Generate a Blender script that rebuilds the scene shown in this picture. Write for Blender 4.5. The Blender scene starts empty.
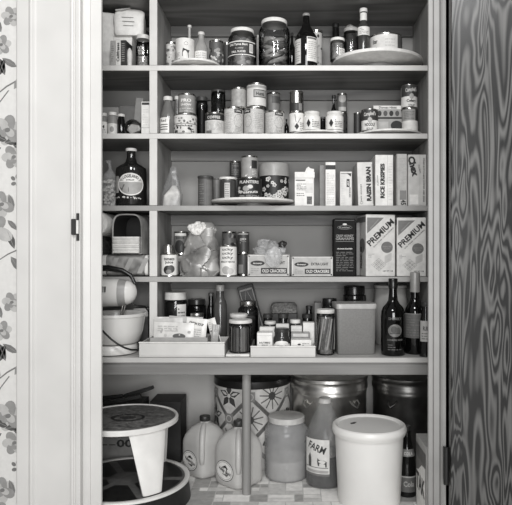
import bpy, bmesh, math, random
from mathutils import Vector, Matrix, noise
random.seed(7)
PI = math.pi
COL = bpy.context.scene.collection
SC = bpy.context.scene

# ------------------------------------------------------------------ survey
# the shelf fronts stand at y = 0, the camera 2.4 m in front of them
CAMZ, F, D = 0.9075, 600.0, 2.4
def X(px, y): return (px - 288) * (D + y) / F
def Z(py, y): return CAMZ + (252 - py) * (D + y) / F
def S(n, y): return n * (D + y) / F
SH1, SH2, SH3, SH4, CT = 1.6555, 1.3835, 1.0955, 0.8115, 0.5225
BACK = 0.30

# --------------------------------------------------------------- materials
_m = {}
TINT = (1.0, 0.985, 0.955)
def lin(g): return max(0.0, g) ** 2.2
def G(g, rough=0.5, metal=0.0, var=0.05, scale=40.0, bump=0.0, name=None, spec=0.5):
    key = ('g', round(g, 3), rough, metal, var, scale, bump, spec)
    if key in _m: return _m[key]
    m = bpy.data.materials.new(name or 'tone_%02d' % int(g * 100)); m.use_nodes = True
    nt = m.node_tree; b = nt.nodes['Principled BSDF']
    tc = nt.nodes.new('ShaderNodeTexCoord'); no = nt.nodes.new('ShaderNodeTexNoise')
    no.inputs['Scale'].default_value = scale; no.inputs['Detail'].default_value = 3
    nt.links.new(tc.outputs['Object'], no.inputs['Vector'])
    r = nt.nodes.new('ShaderNodeValToRGB')
    lo, hi = lin(g * (1 - var)), lin(min(1, g * (1 + var)))
    r.color_ramp.elements[0].position = .3; r.color_ramp.elements[1].position = .7
    r.color_ramp.elements[0].color = (lo * TINT[0], lo * TINT[1], lo * TINT[2], 1)
    r.color_ramp.elements[1].color = (hi * TINT[0], hi * TINT[1], hi * TINT[2], 1)
    nt.links.new(no.outputs['Fac'], r.inputs['Fac']); nt.links.new(r.outputs['Color'], b.inputs['Base Color'])
    b.inputs['Roughness'].default_value = rough; b.inputs['Metallic'].default_value = metal
    b.inputs['Specular IOR Level'].default_value = spec
    if bump:
        bp = nt.nodes.new('ShaderNodeBump'); bp.inputs['Strength'].default_value = bump; bp.inputs['Distance'].default_value = .004
        nt.links.new(no.outputs['Fac'], bp.inputs['Height']); nt.links.new(bp.outputs['Normal'], b.inputs['Normal'])
    _m[key] = m; return m

def glass(g=0.85, gloss=1.0, edge=0.35, name='clear_glass'):
    key = ('glass', g, gloss, edge)
    if key in _m: return _m[key]
    m = bpy.data.materials.new(name); m.use_nodes = True
    nt = m.node_tree; nt.nodes.remove(nt.nodes['Principled BSDF']); out = nt.nodes['Material Output']
    lw = nt.nodes.new('ShaderNodeLayerWeight'); lw.inputs['Blend'].default_value = .35
    rp = nt.nodes.new('ShaderNodeValToRGB')
    rp.color_ramp.elements[0].color = (lin(g),) * 3 + (1,); rp.color_ramp.elements[1].color = (lin(edge),) * 3 + (1,)
    nt.links.new(lw.outputs['Facing'], rp.inputs['Fac'])
    tr = nt.nodes.new('ShaderNodeBsdfTransparent'); nt.links.new(rp.outputs['Color'], tr.inputs['Color'])
    gl = nt.nodes.new('ShaderNodeBsdfGlossy'); gl.inputs['Roughness'].default_value = .06
    fr = nt.nodes.new('ShaderNodeFresnel'); fr.inputs['IOR'].default_value = 1.5
    ml = nt.nodes.new('ShaderNodeMath'); ml.operation = 'MULTIPLY'; ml.inputs[1].default_value = gloss
    nt.links.new(fr.outputs['Fac'], ml.inputs[0])
    mx = nt.nodes.new('ShaderNodeMixShader')
    nt.links.new(ml.outputs[0], mx.inputs['Fac']); nt.links.new(tr.outputs[0], mx.inputs[1]); nt.links.new(gl.outputs[0], mx.inputs[2])
    nt.links.new(mx.outputs[0], out.inputs['Surface'])
    _m[key] = m; return m

def film(g=0.8, opac=0.35, name='clear_film', var=.25):
    key = ('film', g, opac, var)
    if key in _m: return _m[key]
    m = bpy.data.materials.new(name); m.use_nodes = True
    nt = m.node_tree; b = nt.nodes['Principled BSDF']; out = nt.nodes['Material Output']
    no = nt.nodes.new('ShaderNodeTexNoise'); no.inputs['Scale'].default_value = 25; no.inputs['Detail'].default_value = 4
    tc = nt.nodes.new('ShaderNodeTexCoord'); nt.links.new(tc.outputs['Object'], no.inputs['Vector'])
    mr = nt.nodes.new('ShaderNodeMapRange'); mr.inputs['From Min'].default_value = .3; mr.inputs['From Max'].default_value = .7
    mr.inputs['To Min'].default_value = max(0, opac - var); mr.inputs['To Max'].default_value = min(1, opac + var)
    nt.links.new(no.outputs['Fac'], mr.inputs['Value'])
    b.inputs['Base Color'].default_value = (lin(g),) * 3 + (1,); b.inputs['Roughness'].default_value = .22
    tr = nt.nodes.new('ShaderNodeBsdfTransparent'); mx = nt.nodes.new('ShaderNodeMixShader')
    nt.links.new(mr.outputs[0], mx.inputs['Fac']); nt.links.new(tr.outputs[0], mx.inputs[1]); nt.links.new(b.outputs[0], mx.inputs[2])
    nt.links.new(mx.outputs[0], out.inputs['Surface'])
    _m[key] = m; return m

def wood(name, dark, light, stretch=(7, 7, .9), rings=16.0, rough=.5, mix=1.0, distort=1.2, fine=.25, axis='Z', spec=.5, coat=0.0, lo=.2, hi=.8):
    """veneer figure: bands of a stretched, warped noise field"""
    m = bpy.data.materials.new(name); m.use_nodes = True
    nt = m.node_tree; b = nt.nodes['Principled BSDF']; L = nt.links.new
    tc = nt.nodes.new('ShaderNodeTexCoord'); mp = nt.nodes.new('ShaderNodeMapping')
    st = stretch if axis == 'Z' else (stretch[2], stretch[1], stretch[0])
    mp.inputs['Scale'].default_value = st
    L(tc.outputs['Object'], mp.inputs['Vector'])
    n1 = nt.nodes.new('ShaderNodeTexNoise'); n1.inputs['Scale'].default_value = 1.0; n1.inputs['Detail'].default_value = 1.5
    n1.inputs['Distortion'].default_value = distort; n1.inputs['Roughness'].default_value = .45
    L(mp.outputs['Vector'], n1.inputs['Vector'])
    mu = nt.nodes.new('ShaderNodeMath'); mu.operation = 'MULTIPLY'; mu.inputs[1].default_value = rings * 2 * PI
    L(n1.outputs['Fac'], mu.inputs[0])
    si = nt.nodes.new('ShaderNodeMath'); si.operation = 'SINE'; L(mu.outputs[0], si.inputs[0])
    mp2 = nt.nodes.new('ShaderNodeMapping'); mp2.inputs['Scale'].default_value = (160, 160, 5) if axis == 'Z' else (5, 160, 160)
    L(tc.outputs['Object'], mp2.inputs['Vector'])
    n2 = nt.nodes.new('ShaderNodeTexNoise'); n2.inputs['Scale'].default_value = 1; n2.inputs['Detail'].default_value = 2; L(mp2.outputs['Vector'], n2.inputs['Vector'])
    mr = nt.nodes.new('ShaderNodeMapRange'); mr.inputs['From Min'].default_value = -1; mr.inputs['From Max'].default_value = 1
    L(si.outputs[0], mr.inputs['Value'])
    n3 = nt.nodes.new('ShaderNodeTexNoise'); n3.inputs['Scale'].default_value = .7; n3.inputs['Detail'].default_value = 3; L(mp.outputs['Vector'], n3.inputs['Vector'])
    mm = nt.nodes.new('ShaderNodeMix'); mm.data_type = 'FLOAT'; mm.inputs['Factor'].default_value = fine
    L(mr.outputs[0], mm.inputs[2]); L(n2.outputs['Fac'], mm.inputs[3])
    mm2 = nt.nodes.new('ShaderNodeMix'); mm2.data_type = 'FLOAT'; mm2.inputs['Factor'].default_value = .35
    L(mm.outputs[0], mm2.inputs[2]); L(n3.outputs['Fac'], mm2.inputs[3])
    r = nt.nodes.new('ShaderNodeValToRGB')
    for e, p, c in ((0, lo, dark), (1, hi, light)):
        r.color_ramp.elements[e].position = p
        r.color_ramp.elements[e].color = (lin(c) * TINT[0], lin(c) * TINT[1], lin(c) * TINT[2], 1)
    L(mm2.outputs[0], r.inputs['Fac']); L(r.outputs['Color'], b.inputs['Base Color'])
    b.inputs['Roughness'].default_value = rough; b.inputs['Specular IOR Level'].default_value = spec
    b.inputs['Coat Weight'].default_value = coat; b.inputs['Coat Roughness'].default_value = .25
    bp = nt.nodes.new('ShaderNodeBump'); bp.inputs['Strength'].default_value = .15; bp.inputs['Distance'].default_value = .002
    L(mm2.outputs[0], bp.inputs['Height']); L(bp.outputs['Normal'], b.inputs['Normal'])
    return m

def brushed(g=.6, rough=.28, name='tinplate'):
    key = ('br', g, rough)
    if key in _m: return _m[key]
    m = G(g, rough, 1.0, .12, 14, .05, name, .5).copy(); m.name = name
    _m[key] = m; return m

WHITE, OFF, LGT, MID, DK, BLK = G(.87), G(.81), G(.72), G(.5), G(.28), G(.12)
PAINT = G(.78, .35, 0, .02, 6, 0, 'white_gloss_paint')
TIN = brushed(.72, .25)
DARKGLASS = G(.10, .06, 0, .05, 20, 0, 'dark_bottle_glass')
CLEAR = glass(.97, 1.0, .72)
GREY_GLASS = glass(.80, 1.2, .3, 'tinted_glass')

# ------------------------------------------------------------ mesh builder
_txt = {}
def text_geo(s, bold=.012):
    if (s, bold) in _txt: return _txt[(s, bold)]
    cu = bpy.data.curves.new('lettering', 'FONT'); cu.body = s; cu.resolution_u = 2; cu.offset = bold
    o = bpy.data.objects.new('lettering', cu); COL.objects.link(o)
    dg = bpy.context.evaluated_depsgraph_get(); dg.update()
    me = bpy.data.meshes.new_from_object(o.evaluated_get(dg))
    vs = [(v.co.x, v.co.y) for v in me.vertices]; fs = [tuple(p.vertices) for p in me.polygons]
    bpy.data.objects.remove(o); bpy.data.curves.remove(cu); bpy.data.meshes.remove(me)
    if vs:
        x0, x1 = min(v[0] for v in vs), max(v[0] for v in vs); y0, y1 = min(v[1] for v in vs), max(v[1] for v in vs)
        vs = [((a - (x0 + x1) / 2) / max(1e-6, x1 - x0), (b - (y0 + y1) / 2) / max(1e-6, y1 - y0)) for a, b in vs]
    _txt[(s, bold)] = (vs, fs); return vs, fs

class MB:
    def __init__(s): s.v, s.f, s.m, s.mats = [], [], [], []
    def mi(s, mat):
        if mat not in s.mats: s.mats.append(mat)
        return s.mats.index(mat)
    def add(s, vs, fs, mat, M=None):
        o = len(s.v); i = s.mi(mat)
        s.v += [tuple(M @ Vector(p)) if M else tuple(p) for p in vs]
        s.f += [tuple(o + k for k in f) for f in fs]; s.m += [i] * len(fs); return s
    def lathe(s, prof, mat, seg=28, M=None, c=(0, 0, 0), cap=True):
        vs, fs, rings = [], [], []
        for r, z in prof:
            if r < 1e-6:
                rings.append([len(vs)]); vs.append((c[0], c[1], c[2] + z))
            else:
                rings.append(list(range(len(vs), len(vs) + seg)))
                vs += [(c[0] + r * math.cos(2 * PI * k / seg), c[1] + r * math.sin(2 * PI * k / seg), c[2] + z) for k in range(seg)]
        for a, b in zip(rings, rings[1:]):
            for k in range(seg):
                k2 = (k + 1) % seg
                if len(a) == 1 and len(b) > 1: fs.append((a[0], b[k2], b[k]))
                elif len(b) == 1 and len(a) > 1: fs.append((a[k], a[k2], b[0]))
                elif len(a) > 1: fs.append((a[k], a[k2], b[k2], b[k]))
        if cap:
            if len(rings[0]) > 1: fs.append(tuple(reversed(rings[0])))
            if len(rings[-1]) > 1: fs.append(tuple(rings[-1]))
        return s.add(vs, fs, mat, M)
    def loft(s, secs, mat, seg=36, disp=None, cap=True, M=None):
        """secs: (z, rx, ry, n, cx, cy) super-ellipse sections"""
        vs, fs = [], []
        for sec in secs:
            for k in range(seg):
                p = sec_pt(sec, 2 * PI * k / seg)
                vs.append(disp(Vector(p)) if disp else p)
        for j in range(len(secs) - 1):
            for k in range(seg):
                k2 = (k + 1) % seg
                fs.append((j * seg + k, j * seg + k2, (j + 1) * seg + k2, (j + 1) * seg + k))
        if cap:
            fs.append(tuple(reversed(range(seg)))); fs.append(tuple(range((len(secs) - 1) * seg, len(secs) * seg)))
        return s.add(vs, fs, mat, M)
    def box(s, x0, x1, y0, y1, z0, z1, mat, bev=.0015, M=None, segs=1):
        bm = bmesh.new(); bmesh.ops.create_cube(bm, size=1)
        for v in bm.verts:
            v.co = Vector(((x0 + x1) / 2 + v.co.x * (x1 - x0), (y0 + y1) / 2 + v.co.y * (y1 - y0), (z0 + z1) / 2 + v.co.z * (z1 - z0)))
        if bev: bmesh.ops.bevel(bm, geom=bm.edges[:], offset=bev, segments=segs, affect='EDGES', clamp_overlap=True)
        bm.verts.index_update()
        s.add([v.co[:] for v in bm.verts], [tuple(v.index for v in f.verts) for f in bm.faces], mat, M); bm.free(); return s
    def prism(s, poly, y0, y1, mat, M=None):
        """poly in x,z; extruded along y"""
        n = len(poly)
        vs = [(p[0], y0, p[1]) for p in poly] + [(p[0], y1, p[1]) for p in poly]
        fs = [tuple(range(n)), tuple(reversed(range(n, 2 * n)))] + [(k, n + k, n + (k + 1) % n, (k + 1) % n) for k in range(n)]
        return s.add(vs, fs, mat, M)
    def tube(s, pts, r, mat, seg=8, M=None):
        P = [Vector(p) for p in pts]; n = len(P); R = r if isinstance(r, (list, tuple)) else [r] * n
        vs, fs = [], []
        ref = None
        for i in range(n):
            t = (P[min(i + 1, n - 1)] - P[max(i - 1, 0)]).normalized()
            if ref is None:
                ref = t.orthogonal().normalized()
            ref = (ref - t * ref.dot(t)).normalized(); b = t.cross(ref)
            for k in range(seg):
                a = 2 * PI * k / seg; vs.append(P[i] + (ref * math.cos(a) + b * math.sin(a)) * R[i])
        for i in range(n - 1):
            for k in range(seg):
                k2 = (k + 1) % seg; fs.append((i * seg + k, i * seg + k2, (i + 1) * seg + k2, (i + 1) * seg + k))
        fs.append(tuple(reversed(range(seg)))); fs.append(tuple(range((n - 1) * seg, n * seg)))
        return s.add(vs, fs, mat, M)
    # ---- printing on a surface map(u, v, h)
    def rect(s, mp, u0, u1, v0, v1, mat, h=1, n=None, nv=1):
        n = n or max(1, int(math.ceil(abs(u1 - u0) / .005)))
        vs, fs = [], []
        for j in range(nv + 1):
            for i in range(n + 1):
                vs.append(mp(u0 + (u1 - u0) * i / n, v0 + (v1 - v0) * j / nv, h * .0004))
        for j in range(nv):
            for i in range(n):
                a = j * (n + 1) + i; fs.append((a, a + 1, a + n + 2, a + n + 1))
        return s.add(vs, fs, mat)
    def ell(s, mp, cu, cv, ru, rv, mat, h=2, rot=0, n=14):
        vs, fs = [], []
        if rot:
            vs = [mp(cu, cv, h * .0004)]
            for k in range(n):
                a = 2 * PI * k / n; x, y = ru * math.cos(a), rv * math.sin(a)
                vs.append(mp(cu + x * math.cos(rot) - y * math.sin(rot), cv + x * math.sin(rot) + y * math.cos(rot), h * .0004))
            fs = [(0, 1 + k, 1 + (k + 1) % n) for k in range(n)]
        else:
            for i in range(n + 1):
                a = PI * i / n; u = cu - ru * math.cos(a); d = rv * math.sin(a)
                vs += [mp(u, cv - d, h * .0004), mp(u, cv + d, h * .0004)]
            fs = [(2 * i, 2 * i + 2, 2 * i + 3, 2 * i + 1) for i in range(n)]
        return s.add(vs, fs, mat)
    def ring(s, mp, cu, cv, ru, rv, t, mat, h=2, n=28):
        vs, fs = [], []
        for k in range(n):
            a = 2 * PI * k / n
            vs += [mp(cu + ru * math.cos(a), cv + rv * math.sin(a), h * .0004), mp(cu + (ru - t) * math.cos(a), cv + (rv - t) * math.sin(a), h * .0004)]
        fs = [(2 * k, 2 * ((k + 1) % n), 2 * ((k + 1) % n) + 1, 2 * k + 1) for k in range(n)]
        return s.add(vs, fs, mat)
    def poly(s, mp, pts, mat, h=2):
        return s.add([mp(u, v, h * .0004) for u, v in pts], [tuple(range(len(pts)))], mat)
    def text(s, mp, t, cu, cv, w, hh, mat, h=3, rot=0, bold=.03, bow=0, shear=0):
        vs, fs = text_geo(t, bold); out = []
        for a, b in vs:
            x, y = a * w, b * hh; y += bow * (1 - (2 * a) ** 2); y += shear * a
            out.append(mp(cu + x * math.cos(rot) - y * math.sin(rot), cv + x * math.sin(rot) + y * math.cos(rot), h * .0004))
        return s.add(out, fs, mat)
    def fine(s, mp, u0, u1, v0, v1, n, mat, h=2, t=.4):
        dv = (v1 - v0) / n
        for j in range(n):
            u = u0
            while u < u1 - .001:
                w = random.uniform(.1, .35) * (u1 - u0)
                s.rect(mp, u, min(u + w, u1), v0 + dv * (j + .5 - t / 2), v0 + dv * (j + .5 + t / 2), mat, h)
                u += w + .06 * (u1 - u0)
                if random.random() < .12: break
        return s
    def blots(s, mp, u0, u1, v0, v1, n, mats, r0, r1, h=2):
        for i in range(n):
            r = random.uniform(r0, r1)
            s.ell(mp, random.uniform(u0, u1), random.uniform(v0, v1), r * random.uniform(.6, 1.3), r * random.uniform(.6, 1.3), mats[i % len(mats)], h + (i % 3) * .3, n=8)
        return s
    def build(s, name, parent=None, loc=None, rz=0, smooth=35):
        me = bpy.data.meshes.new(name); me.from_pydata(s.v, [], s.f)
        for m in s.mats: me.materials.append(m)
        me.polygons.foreach_set('material_index', s.m)
        bm = bmesh.new(); bm.from_mesh(me); bmesh.ops.recalc_face_normals(bm, faces=bm.faces); bm.to_mesh(me); bm.free()
        if smooth:
            me.polygons.foreach_set('use_smooth', [True] * len(me.polygons)); me.set_sharp_from_angle(angle=math.radians(smooth))
        me.update()
        o = bpy.data.objects.new(name, me); COL.objects.link(o)
        if parent: o.parent = parent
        if loc: o.location = loc
        o.rotation_euler.z = rz
        return o

def sec_pt(sec, a):
    z, rx, ry, n = sec[:4]; cx = sec[4] if len(sec) > 4 else 0; cy = sec[5] if len(sec) > 5 else 0
    c, q = math.cos(a), math.sin(a)
    return (cx + rx * math.copysign(abs(c) ** (2 / n), c), cy + ry * math.copysign(abs(q) ** (2 / n), q), z)
def cyl(r):
    return lambda u, v, h: ((r + h) * math.sin(u / r), -(r + h) * math.cos(u / r), v)
def cone_map(rf):
    """print on a body of revolution whose radius at height v is rf(v)"""
    def f(u, v, h):
        r = rf(v); return ((r + h) * math.sin(u / rf(0.5 * 0 + v)), -(r + h) * math.cos(u / r), v)
    return f
def front(d): return lambda u, v, h: (u, -d / 2 - h, v)
def side_r(w): return lambda u, v, h: (w / 2 + h, u, v)
def side_l(w): return lambda u, v, h: (-w / 2 - h, -u, v)
def top_map(z): return lambda u, v, h: (u, v, z + h)
def loft_map(secs, R):
    def f(u, v, h):
        for a, b in zip(secs, secs[1:]):
            if a[0] <= v <= b[0]:
                t = (v - a[0]) / max(1e-9, b[0] - a[0]); s = tuple(a[i] + (b[i] - a[i]) * t for i in range(4)); break
        else: s = secs[0] if v < secs[0][0] else secs[-1]
        x, y, _ = sec_pt((v, s[1] + h, s[2] + h, s[3]), u / R - PI / 2); return (x, y, v)
    return f

# ------------------------------------------------------------------ things
def tag(o, label, cat, group=None):
    o['label'] = label; o['category'] = cat
    if group: o['group'] = group
    return o
def thing(name, label, cat, loc, rz=0, group=None):
    o = bpy.data.objects.new(name, None); COL.objects.link(o); o.empty_display_size = .02
    o.location = loc; o.rotation_euler = (0, 0, rz); return tag(o, label, cat, group)
def struct(o): o['kind'] = 'structure'; return o
def stuff(o): o['kind'] = 'stuff'; return o

def dims(x0, x1, ytop, Y, base):
    r = S(x1 - x0, Y) / 2
    yy = Y - r if ytop < 252 else Y + r * .7
    return X((x0 + x1) / 2, Y), r, Z(ytop, yy) - base

def can(x0, x1, ytop, Y, base, name, label, tone, decor=None, group=None, rz=0, cat='can', lid=None, body=None, paper=(.04, .96), plastic=False):
    cx, r, h = dims(x0, x1, ytop, Y, base)
    t = thing(name, label, cat, (cx, Y, base), rz, group)
    bt = body or TIN; m = MB(); e = min(.004, r * .1)
    m.lathe([(r * .93, .002), (r, 0), (r, .003), (r - .0012, .005), (r - .0012, h - .005), (r, h - .003), (r, h), (r - .002, h), (r - .0025, h - .003), (0, h - .003)], bt, 32)
    m.build('body', t)
    q = MB(); rr = r - .0006; mp = cyl(rr); v0, v1 = h * paper[0] + .003, h * paper[1] - .003
    q.lathe([(rr, v0), (rr, v1)], tone, 40, cap=False)
    if decor: decor(q, mp, rr, h)
    q.build('label', t)
    if lid:
        l = MB(); l.lathe([(0, h - .002), (r + .001, h - .002), (r + .0018, h), (r + .0018, h + .005), (r, h + .007), (r * .9, h + .006), (0, h + .006)], lid, 32); l.build('lid', t)
        h += .007
    return base + h, t

def jar(x0, x1, ytop, Y, base, name, label, glassm=None, lidm=None, contents=None, fill=.8, neck=.86, shoulder=.78, lidh=.10, decor=None, group=None, rz=0, cat='jar', cmat2=None, belly=1.0, core=.93):
    cx, r, h = dims(x0, x1, ytop, Y, base); t = thing(name, label, cat, (cx, Y, base), rz, group)
    glassm = glassm or CLEAR; lidm = lidm or OFF
    hl = h * lidh; hs = h * shoulder; hn = h - hl
    prof = [(0, 0.001), (r * .88, 0), (r * .97, h * .02), (r * belly, h * .07), (r * belly, hs * .93), (r * .985, hs), (r * .93, hs + (hn - hs) * .35), (r * neck, hs + (hn - hs) * .75), (r * neck * .97, hn), (r * neck * .97, hn + hl * .5)]
    MB().lathe(prof, glassm, 32, cap=False).build('glass', t)
    rl = r * neck * 1.03
    l = MB(); l.lathe([(rl * .98, hn), (rl, hn + .001), (rl, h - .003), (rl * .97, h), (rl * .85, h - .001), (0, h - .001)], lidm, 36)
    l.build('lid', t)
    if contents:
        zt = max(.01, fill * hs); rc = r * core
        c = MB(); c.lathe([(0, .004), (rc * .9, .004), (rc, h * .07), (rc, min(zt, hs * .93)), (rc * (.98 if zt < hs * .93 else .93), zt), (0, zt)], contents, 28)
        if cmat2: cmat2(c, r * .93, h)
        c.build('contents', t)
    if decor:
        q = MB(); decor(q, cyl(r * belly + .0008), r * belly, h); q.build('label', t)
    return base + h, t

def bottle(x0, x1, ytop, Y, base, name, label, body=None, capm=None, nprof=None, caph=.07, decor=None, group=None, rz=0, cat='bottle', capr=None, liquid=None, fill=.6):
    cx, r, h = dims(x0, x1, ytop, Y, base); t = thing(name, label, cat, (cx, Y, base), rz, group)
    body = body or DARKGLASS
    nprof = nprof or [(.9, 0), (1, .02), (1, .55), (.96, .60), (.80, .66), (.5, .72), (.36, .78), (.32, .86), (.31, .95)]
    hc = h * caph
    MB().lathe([(0, .002)] + [(r * a, b * h) for a, b in nprof if b * h <= h - hc] + [(r * nprof[-1][0], h - hc * .6)], body, 28).build('glass', t)
    if capm:
        rc = r * (capr or nprof[-1][0] * 1.18)
        MB().lathe([(rc * .99, h - hc), (rc, h - hc + .001), (rc, h - .002), (rc * .92, h), (0, h)], capm, 24).build('cap', t)
    if liquid:
        rr = r * .93; c = MB(); c.lathe([(0, .003), (rr * .9, .003), (rr, .01), (rr, h * fill), (0, h * fill)], liquid, 24); c.build('contents', t)
    if decor:
        q = MB(); decor(q, cyl(r + .0008), r, h); q.build('label', t)
    return base + h, t

def carton(x0, x1, ytop, Yf, depth, base, name, label, tone, decor=None, group=None, rz=0, cat='box', side=None, bev=.0015, tilt=0):
    w = S(x1 - x0, Yf); h = Z(ytop, Yf if ytop < 252 else Yf + depth * .5) - base; cx = X((x0 + x1) / 2, Yf)
    m = MB(); m.box(-w / 2, w / 2, -depth / 2, depth / 2, 0, h, tone, bev)
    if decor: decor(m, front(depth), w, h)
    if side: side(m, side_l(w) if cx > 0 else side_r(w), depth, h)
    o = m.build(name, None, (cx, Yf + depth / 2, base), rz)
    if tilt: o.rotation_euler.y = tilt
    tag(o, label, cat, group); return base + h, o

def bag_disp(amp, freq, seed):
    def f(p):
        q = p * freq + Vector((seed, seed * 1.7, seed * .3))
        n = noise.noise(q) + .5 * noise.noise(q * 2.3)
        k = abs(noise.noise(q * 1.4 + Vector((9, 2, 4))))
        c = Vector((p.x, p.y, 0)); d = c.normalized() if c.length > 1e-6 else Vector((0, 0, 0))
        return tuple(p + d * (amp * n - amp * .8 * k) + Vector((0, 0, amp * .4 * n)) * (1 if p.z > .01 else 0))
    return f
def secs_lerp(keys, n):
    out = []
    for i in range(n + 1):
        z = keys[0][0] + (keys[-1][0] - keys[0][0]) * i / n
        for a, b in zip(keys, keys[1:]):
            if a[0] <= z <= b[0] + 1e-9:
                t = (z - a[0]) / max(1e-9, b[0] - a[0]); t = t
                out.append(tuple(a[k] + (b[k] - a[k]) * t for k in range(len(a)))); out[-1] = (z,) + out[-1][1:]; break
    return out

# ================================================================= setting
PLY = wood('fir_plywood', .08, .40, (15, 15, 1.9), 12.0, .42, distort=.8, fine=.35, spec=.5, coat=.3, lo=.36, hi=.86)
SHELFWOOD = wood('raw_pine', .30, .50, (6, 6, 1.0), 5, .45, distort=.6, fine=.5, axis='X')
DIVWOOD = wood('pine_upright', .50, .68, (9, 9, 1.0), 4, .5, distort=.5, fine=.5)
EDGEPAINT = G(.82, .4, 0, .03, 12, 0, 'shelf_edge_paint')
BACKP = G(.58, .6, 0, .03, 5, 0, 'back_wall_paint')
JAMBW = G(.54, .45, 0, .05, 8, 0, 'jamb_paint')
PAPER = G(.79, .7, 0, .02, 60, 0, 'wallpaper_ground')
DEEP = .42                                  # closet back wall; the shelves stop at their own back panel
PW = -0.5                                   # plane of the room wall

def slab(name, x0, x1, y0, y1, z0, z1, mat, bev=0):
    return struct(MB().box(x0, x1, y0, y1, z0, z1, mat, bev).build(name))

# wall_left with its printed flowers
w = MB(); w.box(-2.4, -.672, PW, PW + .1, 0, 2.4, PAPER, 0)
wm = lambda u, v, h: (u, PW - h, v)
F1, F2, F3, F4 = G(.66, .7), G(.52, .7), G(.42, .7), G(.30, .7)
def rose(cu, cv, s, rot=0):
    for k in range(6):
        a = rot + k * PI / 3
        w.ell(wm, cu + s * .55 * math.cos(a), cv + s * .55 * math.sin(a), s * .55, s * .42, (F1, F2)[k % 2], 1 + k * .12, rot=a + .01)
    for k in range(4):
        a = rot + .5 + k * PI / 2
        w.ell(wm, cu + s * .25 * math.cos(a), cv + s * .25 * math.sin(a), s * .36, s * .26, (F2, F1)[k % 2], 2.2 + k * .12, rot=a + .01)
    w.ell(wm, cu, cv, s * .2, s * .16, F3, 3, rot=.3)
def leaf(cu, cv, l, rot, m=None):
    pts = [(0, 0), (.25, .17), (.55, .2), (.8, .12), (1, 0), (.8, -.1), (.55, -.17), (.25, -.14)]
    c, q = math.cos(rot), math.sin(rot)
    w.poly(wm, [(cu + l * (a * c - b * q), cv + l * (a * q + b * c)) for a, b in pts], m or F3, 1.5)
    w.poly(wm, [(cu + l * (a * c - b * q), cv + l * (a * q + b * c)) for a, b in ((.02, .012), (.95, .012), (.95, -.012), (.02, -.012))], F2, 1.8)
def stem(cu, cv, l, rot):
    c, q = math.cos(rot), math.sin(rot)
    w.poly(wm, [(cu + l * (a * c - b * q), cv + l * (a * q + b * c)) for a, b in ((0, .012), (.5, .06), (1, .02), (1, -.02), (.5, .02), (0, -.012))], F3, 1.2)
def motif(u, v):
    rose(u, v, .045, .3); rose(u + .02, v - .085, .036, 1.1)
    leaf(u - .01, v - .04, .07, .15, F4); leaf(u + .0, v - .035, .055, 2.7, F4); leaf(u - .05, v - .12, .06, -2.2)
    leaf(u + .03, v - .12, .05, -.9); stem(u - .05, v + .1, .12, .6); leaf(u - .04, v + .09, .075, 1.5, F3); leaf(u + .02, v + .13, .07, .9, F2)
    leaf(u + .03, v + .2, .055, 2.6, F3); rose(u - .02, v + .27, .03, .2); leaf(u - .03, v + .23, .06, -1.2, F4)
    for k in range(5): w.ell(wm, u + .028 + .012 * math.cos(k * 1.3), v - .16 + .014 * math.sin(k * 1.3), .008, .006, F3, 1.5, rot=.4 + k)
    w.ell(wm, u - .035, v - .3, .035, .022, F2, 1.5, rot=.7); w.ell(wm, u - .012, v - .33, .03, .02, F1, 1.7, rot=-.5); leaf(u + .0, v - .32, .06, -1.2, F4)
    leaf(u - .02, v - .055, .055, 3.6, F4); leaf(u + .015, v - .045, .05, -.3, F4); rose(u - .018, v - .235, .038, .6); leaf(u + .0, v - .285, .045, -.8, F3); leaf(u - .03, v + .17, .06, 1.2, F4); leaf(u - .02, v + .31, .05, 1.9, F3); rose(u + .012, v + .36, .03, .9); stem(u - .045, v + .05, .09, 1.0)
    leaf(u + .02, v - .25, .05, 1.9, F3); stem(u - .04, v - .42, .1, .5); leaf(u + .01, v - .4, .06, -1.0, F3)
for i in range(6):
    for j in range(-1, 4):
        motif(-.888 - i * .29 + .0, 1.295 + .905 * (j - 1) + (.45 if i % 2 else 0)) if .45 < 1.295 + .905 * (j - 1) + (.45 if i % 2 else 0) < 2.0 or False else None
motif(-.886, 1.295 - .905)
struct(w.build('wall_left', smooth=0))
slab('wall_right', .50, 2.0, PW, PW + .1, 0, 2.4, PAPER)
WALL_LIT = G(.80, .6, 0, .03, 5, 0, 'closet_wall_lit_tone')  # lighter than the back panel, in place of light falling under the counter
slab('wall_back', -.95, .80, DEEP, DEEP + .06, 0, 2.4, WALL_LIT)
slab('wall_closet_left', -.95, -.90, PW + .1, DEEP, 0, 2.4, WALL_LIT)
slab('wall_closet_right', .72, .77, PW + .1, DEEP, 0, 2.4, WALL_LIT)
slab('wall_header', -.672, .50, PW, PW + .1, 2.12, 2.4, PAPER)
slab('ceiling', -.95, .80, PW, DEEP + .06, 2.4, 2.45, BACKP)

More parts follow.
